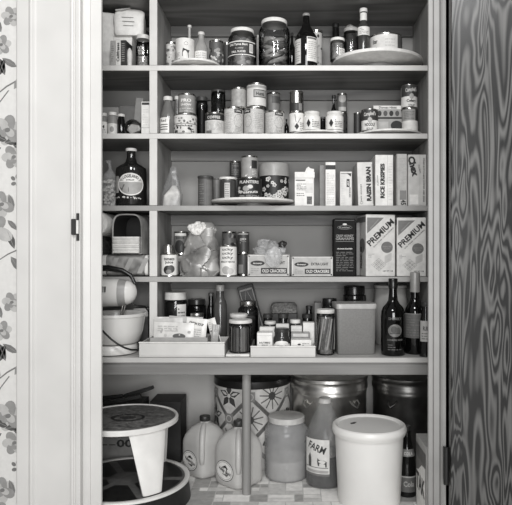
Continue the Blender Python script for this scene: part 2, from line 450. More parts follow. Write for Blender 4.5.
# floor: mosaic-patterned linoleum
fl = MB(); GROUT = G(.50, .5); T = [G(.90, .45, 0, .06), G(.80, .45, 0, .06), G(.95, .4, 0, .04), G(.64, .45, 0, .08)]
fl.box(-2.4, 2.0, -3.6, DEEP + .06, -.05, 0, G(.78, .5, 0, .06, 30), 0)
u = .033; nx, ny = 49, 30; used = set(); rnd = random.Random(3)
for j in range(ny):
    for i in range(nx):
        if (i, j) in used: continue
        a, b = rnd.choice([(1, 1), (1, 1), (2, 1), (1, 2), (2, 2), (3, 2), (2, 1), (3, 1), (2, 3)])
        cells = [(i + p, j + q) for p in range(a) for q in range(b)]
        if any(c in used or c[0] >= nx or c[1] >= ny for c in cells): a = b = 1; cells = [(i, j)]
        used.update(cells); g = .0018
        x0, y0 = -.9 + i * u, -.58 + j * u
        fl.add([(x0 + g, y0 + g, .0006), (x0 + a * u - g, y0 + g, .0006), (x0 + a * u - g, y0 + b * u - g, .0006), (x0 + g, y0 + b * u - g, .0006)], [(0, 1, 2, 3)], rnd.choice(T))
struct(fl.build('floor', smooth=0))

# door casing, left: an extruded moulding profile (x in photo columns at the wall plane)
def extr(prof, z0, z1, mat, name):
    n = len(prof); m = MB()
    vs = [(x, y, z0) for x, y in prof] + [(x, y, z1) for x, y in prof]
    fs = [(k, (k + 1) % n, n + (k + 1) % n, n + k) for k in range(n)] + [tuple(range(n)), tuple(reversed(range(n, 2 * n)))]
    m.add(vs, fs, mat); return struct(m.build(name, smooth=25))
def cx_(px): return (px - 288) * 1.9 / F
pr = [(cx_(18.5), PW), (cx_(18.5), PW - .014), (cx_(19.5), PW - .017), (cx_(31), PW - .018), (cx_(32), PW - .021), (cx_(33.5), PW - .0235), (cx_(35), PW - .0225), (cx_(36.5), PW - .016), (cx_(38), PW - .013),
      (cx_(70), PW - .013), (cx_(72), PW - .014), (cx_(72.6), PW - .02), (cx_(74), PW - .0225), (cx_(75.5), PW - .02), (cx_(76), PW - .016), (cx_(77), PW - .016), (cx_(78), PW - .019), (cx_(81), PW - .02), (cx_(82.2), PW - .018), (cx_(82.2), PW)]
extr(pr, 0, 2.2, PAINT, 'trim_1')
def fx(px, y): return (px - 288) * (D + y) / F
jb = [(cx_(82.2), PW + .02), (fx(82.0, -.488), -.488), (fx(90, -.484), -.484), (fx(91, -.480), -.480), (fx(101.0, -.478), -.478), (fx(101.9, -.474), -.474), (fx(101.9, -.474), -.468), (fx(101.9, -.474) - .03, -.40), (cx_(82.2) - .02, -.40), (cx_(82.2) - .02, PW + .02)]
extr(jb, 0, 2.2, PAINT, 'trim_2')
# right jamb: stop and rabbet, unpainted grey wood
jr = cx_(444)
rb = [(jr + .02, PW), (jr, PW), (jr - .004, PW), (fx(441, -.497), -.494), (fx(440.2, -.49), -.482), (fx(439.4, -.484), -.484), (fx(434, -.482), -.482), (fx(433.2, -.478), -.476), (fx(432.6, -.478), -.478), (fx(428.6, -.476), -.476), (fx(428, -.472), -.472), (fx(428, -.472), -.466), (fx(428, -.472) + .04, -.40), (jr + .02, -.40)]
extr(rb, 0, 2.2, JAMBW, 'trim_3')
extr([(jr + .02, PW), (jr + .02, PW - .018), (jr + .10, PW - .018), (jr + .10, PW)], 0, 2.2, JAMBW, 'trim_4')
# open plywood door lying back against the wall
dr = MB(); dr.box(0, .62, -.028, 0, -1.0, 1.12, PLY, .0025)
d = dr.build('door_1', None, (jr + .0085, PW - .024, 1.012), 0); struct(d)
hg = MB(); hg.tube([(jr - .001, PW - .030, .185), (jr - .001, PW - .030, .30)], .0085, G(.10, .5, .0), 12)
hg.box(jr - .003, jr - .0005, PW - .03, PW + .028, .19, .295, G(.10, .5), .0005)
tag(hg.build('door_hinge'), 'dark metal hinge on the right jamb at the foot of the plywood door', 'hinge')
# strike plate on the left casing
sx, sz = cx_(80.2), (252 - 226.5) * 1.88 / F + CAMZ
sp = thing('strike_plate', 'small dark metal latch strike plate on the white door casing', 'strike plate', (sx, PW - .0205, sz))
IRON = G(.24, .4, .5)
MB().box(-.0048, .0048, -.0022, 0, -.043, .043, IRON, .0006).build('plate', sp)
MB().box(-.019, -.0046, -.009, -.001, -.025, .025, IRON, .002).build('lip', sp)
MB().box(-.0048, .003, -.0035, -.0022, -.021, .021, G(.82, .35), .0005).build('latch_hole', sp)

# ---------------------------------------------------------------- shelving
sv = thing('pantry_shelving', 'built-in painted wooden pantry shelving with dividers filling the closet', 'shelving', (0, 0, 0))
XL, XR = -.90, .72
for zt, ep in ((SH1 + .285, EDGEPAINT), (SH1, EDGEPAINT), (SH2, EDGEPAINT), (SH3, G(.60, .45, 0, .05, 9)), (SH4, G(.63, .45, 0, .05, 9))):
    m = MB(); m.box(XL + .001, .58, .0, BACK - .001, zt - .021, zt - .001, SHELFWOOD, .001)
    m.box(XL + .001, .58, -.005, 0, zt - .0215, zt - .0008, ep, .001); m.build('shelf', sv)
    c = MB(); c.box(-.56, .558, BACK - .019, BACK - .001, zt - .021 - .046, zt - .0212, SHELFWOOD, .001); c.build('cleat', sv)
m = MB(); m.box(XL + .001, .58, BACK, BACK + .01, CT + .0003, SH1 + .285, BACKP, .0005); m.build('back_panel', sv)
tops = [CT, SH4, SH3, SH2, SH1]; und = [SH4 - .0212, SH3 - .0212, SH2 - .0212, SH1 - .0212, SH1 + .2638]
for a, b in zip(tops, und):
    m = MB(); m.box(-.553, -.523, .002, BACK - .001, a + .0003, b, DIVWOOD, .001); m.box(-.5535, -.5225, -.004, .002, a + .0003, b, EDGEPAINT, .001); m.build('divider', sv)
    m = MB(); m.box(.56, .58, .002, BACK - .001, a + .0003, b, DIVWOOD, .001); m.build('end_panel', sv)
    m = MB(); m.box(XL + .001, XL + .02, .002, BACK - .001, a + .0003, b, DIVWOOD, .001); m.build('end_panel', sv)
COUNTERP = G(.68, .45, 0, .04, 8, 0, 'counter_paint')
ct = thing('counter', 'deep painted counter below the shelves, carried by a round post', 'counter', (0, 0, 0))
m = MB(); m.box(XL + .001, XR - .001, -.2, DEEP - .001, CT - .020, CT - .001, COUNTERP, .002); m.build('countertop', ct)
m = MB(); m.box(XL + .001, XR - .001, -.188, -.168, CT - .066, CT - .0202, wood('apron_pine', .40, .52, (5, 5, 1), 4, .5, axis='X', fine=.5), .001); m.build('apron', ct)
m = MB(); pxp = X(246.6, -.14); m.lathe([(.0165, 0), (.0165, CT - .0203)], wood('post_pine', .42, .56, (9, 9, 1.0), 4, .5, distort=.5, fine=.5), 20, c=(pxp, -.145, 0)); m.build('post', ct)

# ------------------------------------------------------------------ lights
def area(name, loc, target, sx_, sy_, power, col=(1, 1, 1)):
    l = bpy.data.lights.new(name, 'AREA'); l.shape = 'RECTANGLE'; l.size, l.size_y = sx_, sy_; l.energy = power; l.color = col
    o = bpy.data.objects.new(name, l); COL.objects.link(o); o.location = loc
    o.rotation_euler = (Vector(target) - Vector(loc)).to_track_quat('-Z', 'Y').to_euler(); return o
area('ceiling_lamp', (-.12, -2.1, 2.3), (-.05, 0, 1.1), .5, .35, 20)
area('door_sheen_lamp', (.92, -2.0, 2.38), (.4, 0, 1.3), .3, .3, 7)  # weak second lamp, added for the sheen at the top of the door
area('window_daylight', (.12, -3.8, 1.15), (-.05, 0, .8), 1.3, 1.4, 72)
wd = bpy.data.worlds.new('room_light'); SC.world = wd; wd.use_nodes = True
wd.node_tree.nodes['Background'].inputs['Color'].default_value = (1, 1, 1, 1)
wd.node_tree.nodes['Background'].inputs['Strength'].default_value = .24

# ------------------------------------------------------------------ camera
cam = bpy.data.cameras.new('camera'); co = bpy.data.objects.new('camera', cam); COL.objects.link(co)
co.location = (0, -D, CAMZ); co.rotation_euler = (PI / 2, 0, 0)
cam.sensor_width = 36; cam.lens = 36 * F / 512; cam.shift_x = -(288 - 256) / 512; cam.clip_start = .02
SC.camera = co
SC.view_settings.view_transform = 'Standard'; SC.view_settings.look = 'None'; SC.view_settings.gamma = 1; SC.view_settings.exposure = .14
# ============================================================ top shelf (1)
INK, INKM, PALE = G(.16, .6), G(.42, .6), G(.88, .5)
def lines(m, mp, u0, u1, v0, v1, n, mat=None, h=2, t=.4): m.fine(mp, u0, u1, v0, v1, n, mat or INKM, h, t)

# -- left cell
B = SH1
carton(100, 112.5, 12, .085, .06, B, 'carton', 'tall plain white carton at the far left of the top shelf cell', WHITE, rz=.35)
top, _ = carton(113.5, 132, 36, .085, .09, B, 'carton', 'white carton behind the row of narrow spines, carrying a paper flour bag', WHITE)
def bag_side(m, mp, w, h):
    pass
def paper_bag(x0, x1, ytop, Y, base, d, name, label):
    w = S(x1 - x0, Y); h = Z(ytop, Y) - base; t = thing(name, label, 'bag', (X((x0 + x1) / 2, Y), Y, base), .12)
    m = MB(); secs = secs_lerp([(0, w * .46, d * .46, 6, 0, 0), (h * .08, w * .5, d * .5, 7, 0, 0), (h * .72, w * .5, d * .5, 7, 0, 0), (h * .93, w * .46, d * .40, 4, .004, 0), (h, w * .36, d * .30, 3, .008, 0)], 12)
    m.loft(secs, WHITE, 40, bag_disp(.003, 22, 5)); m.build('paper', t)
    q = MB(); mp = lambda u, v, hh: (u, -d * .5 - .003 - hh, v)
    for k in range(3): q.rect(mp, -w * .22 + k * .003, w * (.16 + .03 * (k % 2)), h * (.62 - .15 * k), h * (.62 - .15 * k) + .0022, INKM, 1)
    q.build('lettering', t)
    f = MB(); f.prism([(-w * .42, h * .90), (-w * .05, h * .97), (w * .05, h * .99), (-w * .2, h * .88), (-w * .42, h * .86)], -d * .5 - .004, -d * .2, G(.66)); f.build('folded_flap', t)
    return t
paper_bag(115, 145, 11, .105, top, .08, 'flour_bag', 'folded white paper bag with three faint lines, lying on the white carton')
def spine(txt, ink, vv=True):
    def f(m, mp, w, h):
        if txt: m.text(mp, txt, 0, h * .52, h * .72, w * .55, ink, 3, PI / 2)
        else: lines(m, mp, -w * .25, w * .25, h * .15, h * .9, 9, ink)
    return f
carton(110.3, 115, 40, .005, .07, B, 'narrow_box', 'narrow grey box with a faint spine, first of the three spines on the top shelf', G(.62), spine('', INKM), group='narrow boxes on the top shelf')
carton(115.3, 120.7, 39, .004, .07, B, 'narrow_box', 'narrow white box with dark upright lettering on the top shelf', OFF, spine('Callifresse', INK), group='narrow boxes on the top shelf')
carton(121, 127, 39.5, .004, .07, B, 'narrow_box', 'narrow dark box with small pale print on the top shelf', G(.2), spine('', G(.6)), group='narrow boxes on the top shelf', rz=-.1)
m = MB(); m.loft([(0, .009, .012, 3), (.05, .011, .014, 3), (.068, .009, .012, 3), (.077, .003, .009, 3)], OFF, 20)
tag(m.build('packet', None, (X(129.9, .03), .03, B)), 'slim pale packet standing between the dark box and the writing jar', 'packet')
jar(133, 149.5, 28.5, .19, B, 'storage_jar', 'dark jar with a flat dark lid behind the lettered glass jar', GREY_GLASS, G(.22, .3), G(.25), .95, .95, .84, .09)
def scrawl(m, mp, r, h):
    for k in range(3):
        m.ring(mp, -r * .35 + k * r * .3, h * .56 + (k % 2) * .002, r * .14, h * .06, .0013, PALE, 2, 14)
        m.ring(mp, -r * .3 + k * r * .28, h * .42, r * .13, h * .05, .0013, PALE, 2, 14)
    m.rect(mp, -r * .5, r * .5, h * .485, h * .497, PALE, 2)
jar(136, 150, 33, .05, B, 'storage_jar', 'glass jar with white scrawled letters and a pale lid at the top left', CLEAR, OFF, G(.55, .8, 0, .3, 160), .42, .9, .82, .12, scrawl)

# -- main part, left group
pl = thing('plate', 'small white turntable plate under the white canister on the top shelf', 'turntable', (X(196, .06), .06, B), 0, 'turntables on the shelves')
MB().lathe([(.05, 0), (.05, .006), (0, .006)], OFF, 32).build('base', pl)
MB().lathe([(0, .0062), (.055, .0062), (.092, .009), (.099, .011), (.100, .0175), (.096, .0175), (.084, .0105), (0, .0105)], WHITE, 48).build('top', pl)
PB = B + .0135
def pattern(mats, n=40, r0=.003, r1=.008, band=(.05, .95)):
    def f(m, mp, r, h): m.blots(mp, -r * 1.6, r * 1.6, h * band[0] + r1, h * band[1] - r1, n, mats, r0, r1)
    return f
can(166, 177, 41, .13, B, 'can', 'small mottled pale can beside the white canister', G(.74), pattern([G(.5), OFF, G(.4)]))
def cream(m, mp, r, h):
    m.poly(mp, [(-.001, h * .28), (.026, h * .22), (.024, h * .40), (.029, h * .52), (.012, h * .56), (.002, h * .60), (-.001, h * .45)], INK, 2)
    m.ring(mp, r * .38, h * .78, .008, .007, .0012, INKM, 2); lines(m, mp, -r * 1.1, -r * .3, h * .1, h * .5, 7)
can(175.5, 194.5, 37, .05, PB, 'canister', 'white canister with a dark picture patch standing on the small plate', WHITE, cream, rz=-.1, cat='canister', body=WHITE)
bottle(187, 192, 24, .14, B, 'slim_bottle', 'slim bottle with a long pale neck poking up behind the white canister', G(.7, .3), OFF, [(1, 0), (1, .35), (.9, .5), (.55, .6), (.5, .95)], .05, capr=.8)
def lbl(v0, v1, u0, u1, tone=None, ink=None, n=5, txt=None):
    def f(m, mp, r, h):
        m.rect(mp, u0 * r, u1 * r, v0 * h, v1 * h, tone or PALE, 1)
        if txt: m.text(mp, txt, (u0 + u1) / 2 * r, (v0 * .35 + v1 * .65) * h, (u1 - u0) * r * .8, (v1 - v0) * h * .25, ink or INK, 2)
        lines(m, mp, u0 * r * .8 + (u1 * r) * .1, u1 * r * .85, v0 * h + .003, (v0 + (v1 - v0) * (.5 if txt else .9)) * h, n, ink or INKM)
    return f
bottle(194.5, 208, 29.5, .07, PB, 'sauce_bottle', 'pale sauce bottle with white cap and white label at the top left', G(.6, .25), OFF, [(.92, 0), (1, .03), (1, .42), (.95, .55), (.7, .68), (.46, .78), (.42, .84), (.42, .95)], .08, lbl(.05, .42, -1.0, 1.0, PALE, G(.7)))
can(209, 223.5, 39, .09, B, 'can', 'dark can with mottled pale pattern left of the pickle slices jar', G(.34), pattern([G(.7), G(.55), OFF, G(.2)], 46, .003, .008, (.05, .8)))
can(223, 231, 41.5, .2, B, 'can', 'plain dark can half hidden left of the pickle slices jar', G(.3))
def pick_label(m, mp, r, h):
    m.rect(mp, -r * 1.3, r * 1.15, h * .30, h * .62, G(.22), 1); m.rect(mp, -r * 1.3, r * 1.15, h * .605, h * .63, PALE, 2); m.rect(mp, -r * 1.3, r * 1.15, h * .285, h * .305, PALE, 2)
    m.text(mp, 'Old Tyme Best', -r * .22, h * .54, r * 1.35, h * .07, PALE, 3); m.text(mp, 'Country', -r * .15, h * .45, r * .6, h * .045, G(.7), 3); m.text(mp, 'DILL SLICES', -r * .2, h * .37, r * 1.0, h * .05, PALE, 3)
    m.rect(mp, r * .58, r * .88, h * .35, h * .57, PALE, 2)
    for k in range(5): m.rect(mp, r * (.62 + k * .05), r * (.64 + k * .05), h * .38, h * .55, INKM, 3, 1)
def slices(c, rc, h):
    rr = random.Random(4)
    for k in range(60):
        a = rr.uniform(-PI, 0); z = rr.uniform(.08, .75) * h
        c.ell(cyl(rc), rc * (a + PI / 2), z, .012, .007, G(rr.choice([.35, .5, .6])), 1 + k * .05, n=8)
jar(228, 256.5, 25, .07, B, 'pickle_jar', 'glass jar of dill slices with a dark lettered label and white lid', CLEAR, WHITE, G(.46, .4, 0, .4, 60), .95, .80, .76, .085, pick_label, cmat2=slices, group='pickle jars')
bottle(256, 261, 34, .15, B, 'slim_bottle', 'slim pale bottle squeezed between the two large pickle jars', G(.72, .3), OFF, [(1, 0), (1, .7), (.7, .8), (.6, .95)], .08)
def whole_pickles(c, rc, h):
    rr = random.Random(9)
    for k in range(16):
        a = -PI * (.1 + .8 * ((k * .38) % 1)); z = h * (.07 + .50 * (k / 16.0)); tilt = rr.uniform(.25, .6) * (1 if k % 5 else -.6)
        ax = Vector((math.cos(a + PI / 2), math.sin(a + PI / 2), tilt)).normalized(); o = Vector((math.cos(a), math.sin(a), 0)) * (rc - .012) + Vector((0, 0, z + .01))
        L = rr.uniform(.028, .040); pts = [o + ax * L * q - Vector((math.cos(a), math.sin(a), 0)) * (q * q * .014) for q in (-1, -.75, -.3, .3, .75, 1)]
        c.tube(pts, [.003, .0075, .0095, .0095, .0075, .003], G(rr.choice([.36, .55, .62]), .3, 0, .15, 90), 10)
jar(258.5, 290, 15, .075, B, 'pickle_jar', 'large glass jar of whole pickles with a white lid', CLEAR, WHITE, G(.36, .3, 0, .2, 30), .60, .80, .78, .075, None, cmat2=whole_pickles, core=.55, group='pickle jars')
bottle(288, 296, 31, .17, B, 'dark_bottle', 'plain dark bottle behind the large whole pickle jar on its right', DARKGLASS, G(.15))
def brew(m, mp, r, h):
    m.rect(mp, -r * 1.45, -r * .52, h * .07, h * .50, G(.82), 1); m.rect(mp, r * .02, r * 1.35, h * .1, h * .53, PALE, 1)
    m.rect(mp, r * .08, r * 1.0, h * .49, h * .52, INKM, 2); lines(m, mp, r * .15, r * 1.1, h * .14, h * .46, 9, G(.7)); lines(m, mp, -r * 1.3, -r * .6, h * .1, h * .46, 9, G(.6))
bottle(295, 317.5, 9, .06, B, 'dark_bottle', 'tall dark brown bottle with two white labels beside the pickle jar', DARKGLASS, G(.55, .3), [(.94, 0), (1, .02), (1, .52), (.95, .58), (.72, .66), (.42, .76), (.30, .84), (.27, .96)], .045, brew, capr=.34)
can(310, 322.5, 29, .15, B, 'can', 'pale lettered can half hidden behind the tall dark brown bottle', G(.72), pattern([INKM, G(.55), INK], 30, .002, .006))

# -- big turntable
tt = thing('turntable', 'large white turntable tray overhanging the right end of the top shelf', 'turntable', (X(376.5, .1), .1, B), 0, 'turntables on the shelves')
MB().lathe([(.10, 0), (.10, .012), (.05, .015), (0, .015)], G(.45), 40).build('base', tt)
MB().lathe([(0, .0155), (.10, .0155), (.150, .021), (.180, .0285), (.187, .031), (.188, .0425), (.184, .043), (.180, .037), (.15, .034), (0, .034)], WHITE, 64).build('top', tt)
TB = B + .0345
jar(330, 345, 36, .06, TB, 'jam_jar', 'small jam jar with pale contents and white lid on the turntable edge', CLEAR, WHITE, G(.5, .5, 0, .35, 60), .9, .92, .82, .12, lbl(.12, .5, .1, 1.1, PALE, INKM))
bottle(331.5, 340, 21.5, .17, TB, 'slim_bottle', 'slim dark bottle standing behind the small jam jar on the turntable', DARKGLASS, G(.12), [(1, 0), (1, .5), (.85, .6), (.8, .95)], .15, capr=.8)
c_, j_ = jar(343.5, 358.5, 26, .07, TB, 'spice_jar', 'dark spice jar topped with crumpled foil on the turntable', GREY_GLASS, G(.6, .4), G(.3, .8, 0, .5, 150), .97, .95, .84, .1)
m = MB(); m.loft(secs_lerp([(0, .022, .022, 2, 0, 0), (.008, .024, .022, 2, 0, 0), (.016, .012, .01, 2, -.004, 0), (.02, .004, .004, 2, -.006, 0)], 5), G(.7, .3, .6), 20, bag_disp(.006, 60, 2)); m.build('foil', j_, (0, 0, c_ - TB - .001))
def tab(m, mp, r, h):
    m.rect(mp, -r * 1.3, r * 1.3, h * .47, h * .63, PALE, 1); lines(m, mp, -r * .8, r * .8, h * .49, h * .61, 4, G(.6))
_, hs = bottle(357.5, 369.5, 6, .06, TB, 'sauce_bottle', 'thin hot sauce bottle with pale neck band and dark contents on turntable', G(.26, .12), WHITE, [(.95, 0), (1, .02), (1, .62), (.9, .67), (.62, .73), (.58, .78), (.58, .95)], .07, tab, capr=.66)
m = MB(); rr, hh = S(12, .06) / 2, Z(6, .04) - TB; m.lathe([(rr * .605, hh * .76), (rr * .605, hh * .90)], PALE, 24, cap=False); m.build('neck_label', hs)
def tuna(m, mp, r, h):
    m.rect(mp, -r * 1.5, r * .62, h * .06, h * .94, PALE, 1); m.text(mp, 'Star', -r * .85, h * .70, r * .36, h * .16, INK, 3); lines(m, mp, -r * 1.1, -r * .5, h * .15, h * .5, 4); lines(m, mp, -r * .2, r * .4, h * .2, h * .8, 5, G(.8)); m.rect(mp, r * .62, r * 1.5, h * .06, h * .94, G(.35), 1)
can(369.5, 402, 31.5, .085, TB, 'can', 'wide low can with a white label on the turntable', G(.82), tuna)

# ============================================================ second shelf
B = SH2
def spice_lbl(m, mp, r, h): m.rect(mp, -r * 1.3, r * 1.3, h * .05, h * .60, PALE, 1); m.text(mp, 'M', 0, h * .38, r * .9, h * .14, INK, 3); lines(m, mp, -r * .8, r * .8, h * .1, h * .28, 3)
bottle(100, 107.5, 112, .05, B, 'spice_bottle', 'little spice bottle with dark picture label against the left frame', G(.5, .3), OFF, [(1, 0), (1, .72), (.8, .8), (.75, .95)], .14, spice_lbl, 'small spice bottles on the second shelf', capr=.9)
bottle(108, 117.5, 111, .05, B, 'spice_bottle', 'little spice bottle with white label and white cap, second from left frame', G(.55, .3), WHITE, [(1, 0), (1, .72), (.8, .8), (.75, .95)], .13, lambda m, mp, r, h: (m.rect(mp, -r * 1.3, r * 1.3, h * .05, h * .5, PALE, 1), m.ell(mp, r * .1, h * .25, r * .4, h * .12, G(.6), 2)), 'small spice bottles on the second shelf', capr=.85)
bottle(117.5, 125, 113, .05, B, 'spice_bottle', 'little dark extract bottle with a pale cap beside the jar on its side', DARKGLASS, OFF, [(1, 0), (1, .72), (.8, .8), (.75, .95)], .12, None, 'small spice bottles on the second shelf', capr=.95)
# jar lying on its side, its foot towards us
r = S(16.5, .05) / 2; jt = thing('glass_jar', 'empty glass jar lying on its side with its foot facing out', 'jar', (X(132.3, .04), .04, B))
R90 = Matrix.Translation((0, 0, r)) @ Matrix.Rotation(-PI / 2, 4, 'X')
m = MB(); m.lathe([(0, .010), (r * .55, .006), (r * .62, .001), (r * .85, 0), (r * .97, .004), (r, .014), (r, .075), (r * .9, .09), (r * .8, .098), (r * .8, .11)], glass(.95, 1.0, .7, 'side_glass'), 32, M=R90, cap=False); m.build('glass', jt)
m = MB(); m.lathe([(r * .84, .108), (r * .84, .12), (0, .12)], G(.35, .3), 28, M=R90); m.build('lid', jt)
m = MB(); m.loft(secs_lerp([(.02, r * .8, r * .6, 2, 0, 0), (.05, r * .85, r * .7, 2, 0, 0), (.09, r * .5, r * .5, 2, 0, 0)], 6), G(.78, .3), 18, bag_disp(.009, 45, 3), M=R90); m.build('contents', jt)  # pale crumpled filler added to imitate bright glints in the empty glass
carton(101, 118.5, 106.5, .16, .06, B, 'carton', 'pale grey carton behind the little spice bottles at the left', G(.55))
carton(119, 136, 105, .17, .06, B, 'carton', 'darker grey carton behind the jar lying on its side', G(.40))
carton(131.5, 139, 97, .12, .012, B + .0022, 'card_packet', 'grey card packet leaning diagonally beside the narrow white box', G(.52), tilt=.11, rz=0)
def nwb(m, mp, w, h): m.rect(mp, -w * .42, w * .42, h * .90, h * .97, INK, 1); lines(m, mp, -w * .3, w * .3, h * .2, h * .8, 8, G(.8)); m.rect(mp, -w * .5, w * .5, h * .22, h * .235, G(.6), 1)
carton(141.2, 150, 101, .04, .06, B, 'narrow_box', 'narrow white box with a dark top band against the second shelf divider', WHITE, nwb)

# main part
def ketch(m, mp, r, h): m.rect(mp, -r * 1.1, r * .5, h * .05, h * .44, PALE, 1); [m.rect(mp, -r * .9 + k * .001, r * .3, h * (.13 + .06 * k), h * (.15 + .06 * k), INK, 2) for k in range(3)]; m.text(mp, 'Red', -r * .3, h * .36, r * .8, h * .07, INKM, 3)
bottle(160.5, 175.5, 94.5, .055, B, 'ketchup_bottle', 'grey tapering ketchup bottle with a white label and cap', G(.42, .15), OFF, [(.93, 0), (1, .02), (1, .40), (.92, .55), (.68, .72), (.46, .86), (.44, .95)], .10, ketch, rz=-.15, capr=.6)
bottle(173.5, 181, 95, .14, B, 'small_bottle', 'grey bottle with pale cap peeking out right of the ketchup bottle', G(.4, .2), OFF, [(1, 0), (1, .6), (.75, .75), (.6, .95)], .08, lbl(.1, .4, -1.2, 1.2, G(.75)), capr=.75)
def busy(ink, txt=None, bands=True, seed=1):
    def f(m, mp, r, h):
        m.blots(mp, -r * 1.4, r * 1.4, h * .55, h * .85, 22, [ink, G(.5)], .002, .005); 
        if bands: m.rect(mp, -r * 1.5, r * 1.5, h * .50, h * .53, ink, 2)
        m.rect(mp, -r * 1.5, r * 1.5, h * .93, h * .96, ink, 2)
        if txt: m.text(mp, txt, 0, h * .42, r * 1.5, h * .09, INK, 4)
        m.blots(mp, -r * 1.2, r * 1.2, h * .1, h * .34, 14, [ink, INK], .003, .007)
    return f
z, _ = can(174, 197, 112.5, .06, B, 'can', 'pale printed can under the grey topped can near the ketchup', G(.84), busy(INKM, 'Enriched', True), 'cans on the second shelf')
def topcan(m, mp, r, h):
    m.text(mp, 'PRO', .002, h * .66, r * 1.2, h * .16, PALE, 3); m.text(mp, 'SNOW', .002, h * .45, r * 1.3, h * .1, PALE, 3); lines(m, mp, -r * .9, r * .9, h * .1, h * .3, 3, OFF)
can(178.3, 195.5, 92.5, .06, z, 'can', 'plain grey can with white letters stacked on the pale printed can', G(.55), topcan, 'cans on the second shelf')
jar(196, 208, 95.5, .18, B, 'storage_jar', 'dark glass jar far back between the two left can stacks', GREY_GLASS, G(.25), G(.16), .9, .9, .84, .09)
def vit(m, mp, r, h): m.rect(mp, -r * 1.5, r * 1.5, h * .66, h * .93, INK, 1); m.text(mp, 'COFFEE', 0, h * .78, r * 1.4, h * .13, OFF, 3); lines(m, mp, -r, r, h * .2, h * .6, 7, G(.65)); m.rect(mp, -r * .9, -r * .2, h * .06, h * .2, INKM, 2)
z, _ = can(205, 224.5, 111.5, .065, B, 'can', 'pale can with a dark upper band below the dark glass jar', G(.78), vit, 'cans on the second shelf')
jar(211, 225.5, 88.5, .07, z, 'storage_jar', 'dark glass jar with flat lid stacked on the dark banded can', glass(.55, 1.3, .25, 'smoked_glass'), G(.25, .3), G(.30, .4, 0, .5, 50), .45, .95, .86, .08)
def corn(m, mp, r, h):
    m.rect(mp, r * .05, r * 1.0, h * .78, h * .92, INK, 2); m.text(mp, 'Libby', r * .5, h * .85, r * .6, h * .08, OFF, 3); m.ring(mp, r * .5, h * .5, r * .5, h * .24, .0012, INKM, 2, 20); lines(m, mp, r * .15, r * .9, h * .1, h * .3, 4, G(.55)); lines(m, mp, -r * 1.2, -r * .3, h * .2, h * .8, 9, G(.66))
z1, _ = can(224, 243.5, 106, .06, B, 'can', 'pale speckled can, lower left of the tall pyramid of cans', G(.74, .5, 0, .10, 220), corn, 'cans on the second shelf', rz=.1)
z2, _ = can(243.8, 264.5, 106, .06, B, 'can', 'pale speckled can, lower middle of the tall pyramid of cans', G(.72, .5, 0, .10, 220), lambda m, mp, r, h: (m.rect(mp, -r * 1.2, -r * .3, h * .78, h * .92, INK, 2), m.text(mp, 'Libby', -r * .7, h * .85, r * .6, h * .08, OFF, 3), m.ring(mp, -r * .6, h * .5, r * .4, h * .22, .0012, INKM, 2, 20), lines(m, mp, .1 * r, r, h * .2, h * .8, 9, G(.62))), 'cans on the second shelf')
can(231, 246.3, 86.5, .07, z1, 'can', 'plain grey can on top of the left can of the pyramid', G(.62, .5, 0, .1, 60), None, 'cans on the second shelf')
def wl(m, mp, r, h): m.rect(mp, -r * .35, r * 1.1, h * .40, h * .72, INK, 2); m.rect(mp, -r * .28, r * 1.03, h * .43, h * .69, G(.6), 2.5); m.text(mp, 'Hunts', r * .35, h * .55, r * .9, h * .15, INK, 3); m.rect(mp, -r * 1.5, r * 1.5, h * .80, h * .9, G(.6), 2)
can(246.6, 266.5, 82, .062, z2, 'can', 'white can with dark framed name, topmost of the can pyramid', OFF, wl, 'cans on the second shelf', rz=.1)
z3, _ = can(266, 281, 111, .19, B, 'can', 'grey can at the back of the second shelf, hidden behind the right pale can', G(.5))
can(266.5, 280.5, 91.5, .19, z3, 'can', 'grey can with a dark square stacked at the back right of the pyramid', G(.48), lambda m, mp, r, h: m.rect(mp, -r * .2, r * 1.1, h * .45, h * .8, G(.3), 2))
can(265, 284.5, 109.5, .058, B, 'can', 'pale speckled can, right end of the pyramid of cans', G(.72, .5, 0, .10, 220), corn, 'cans on the second shelf')
bottle(284, 289, 118, .12, B, 'small_bottle', 'small dark bottle right of the pale speckled cans', DARKGLASS, G(.15))
z4, _ = can(289, 304.5, 110.5, .075, B + .0115, 'can', 'white can with a dark diamond under the shiny ridged can', WHITE, lambda m, mp, r, h: (m.poly(mp, [(0, h * .14), (r * .3, h * .3), (0, h * .46), (-r * .3, h * .3)], INK, 2), m.tube([mp(r * .1, h * .45, .001), mp(r * .5, h * .7, .001)], .0012, INKM, 5), m.tube([mp(-r * .1, h * .5, .001), mp(-r * .25, h * .85, .001)], .0012, INKM, 5), lines(m, mp, r * .4, r * 1.2, h * .1, h * .5, 5)), 'cans on the second shelf')
can(289.5, 303.5, 90, .075, z4, 'can', 'shiny half bare can with dark lower band stacked on the diamond can', TIN, lambda m, mp, r, h: (m.rect(mp, -r * 1.5, r * 1.5, h * .04, h * .42, G(.2), 1), m.rect(mp, r * .3, r * .9, h * .05, h * .4, G(.5), 2)), 'cans on the second shelf')
def tub(m, mp, r, h): m.poly(mp, [(-r * .45, h * .22), (-r * .2, h * .42), (-r * .45, h * .62), (-r * .7, h * .42)], INK, 2); lines(m, mp, -r * .05, r * .9, h * .2, h * .6, 5, INKM); m.rect(mp, -r * 1.2, r * 1.2, h * .1, h * .12, INKM, 2)
d1 = thing('turntable', 'white turntable disc under the two white tubs on the second shelf', 'turntable', (X(316, .085), .085, B), 0, 'turntables on the shelves')
MB().lathe([(.05, 0), (.05, .004), (0, .004)], G(.6), 32).build('base', d1)
MB().lathe([(0, .0042), (.06, .0042), (.095, .006), (.101, .0075), (.1015, .0125), (.097, .0125), (.094, .0095), (0, .009)], WHITE, 56).build('top', d1)
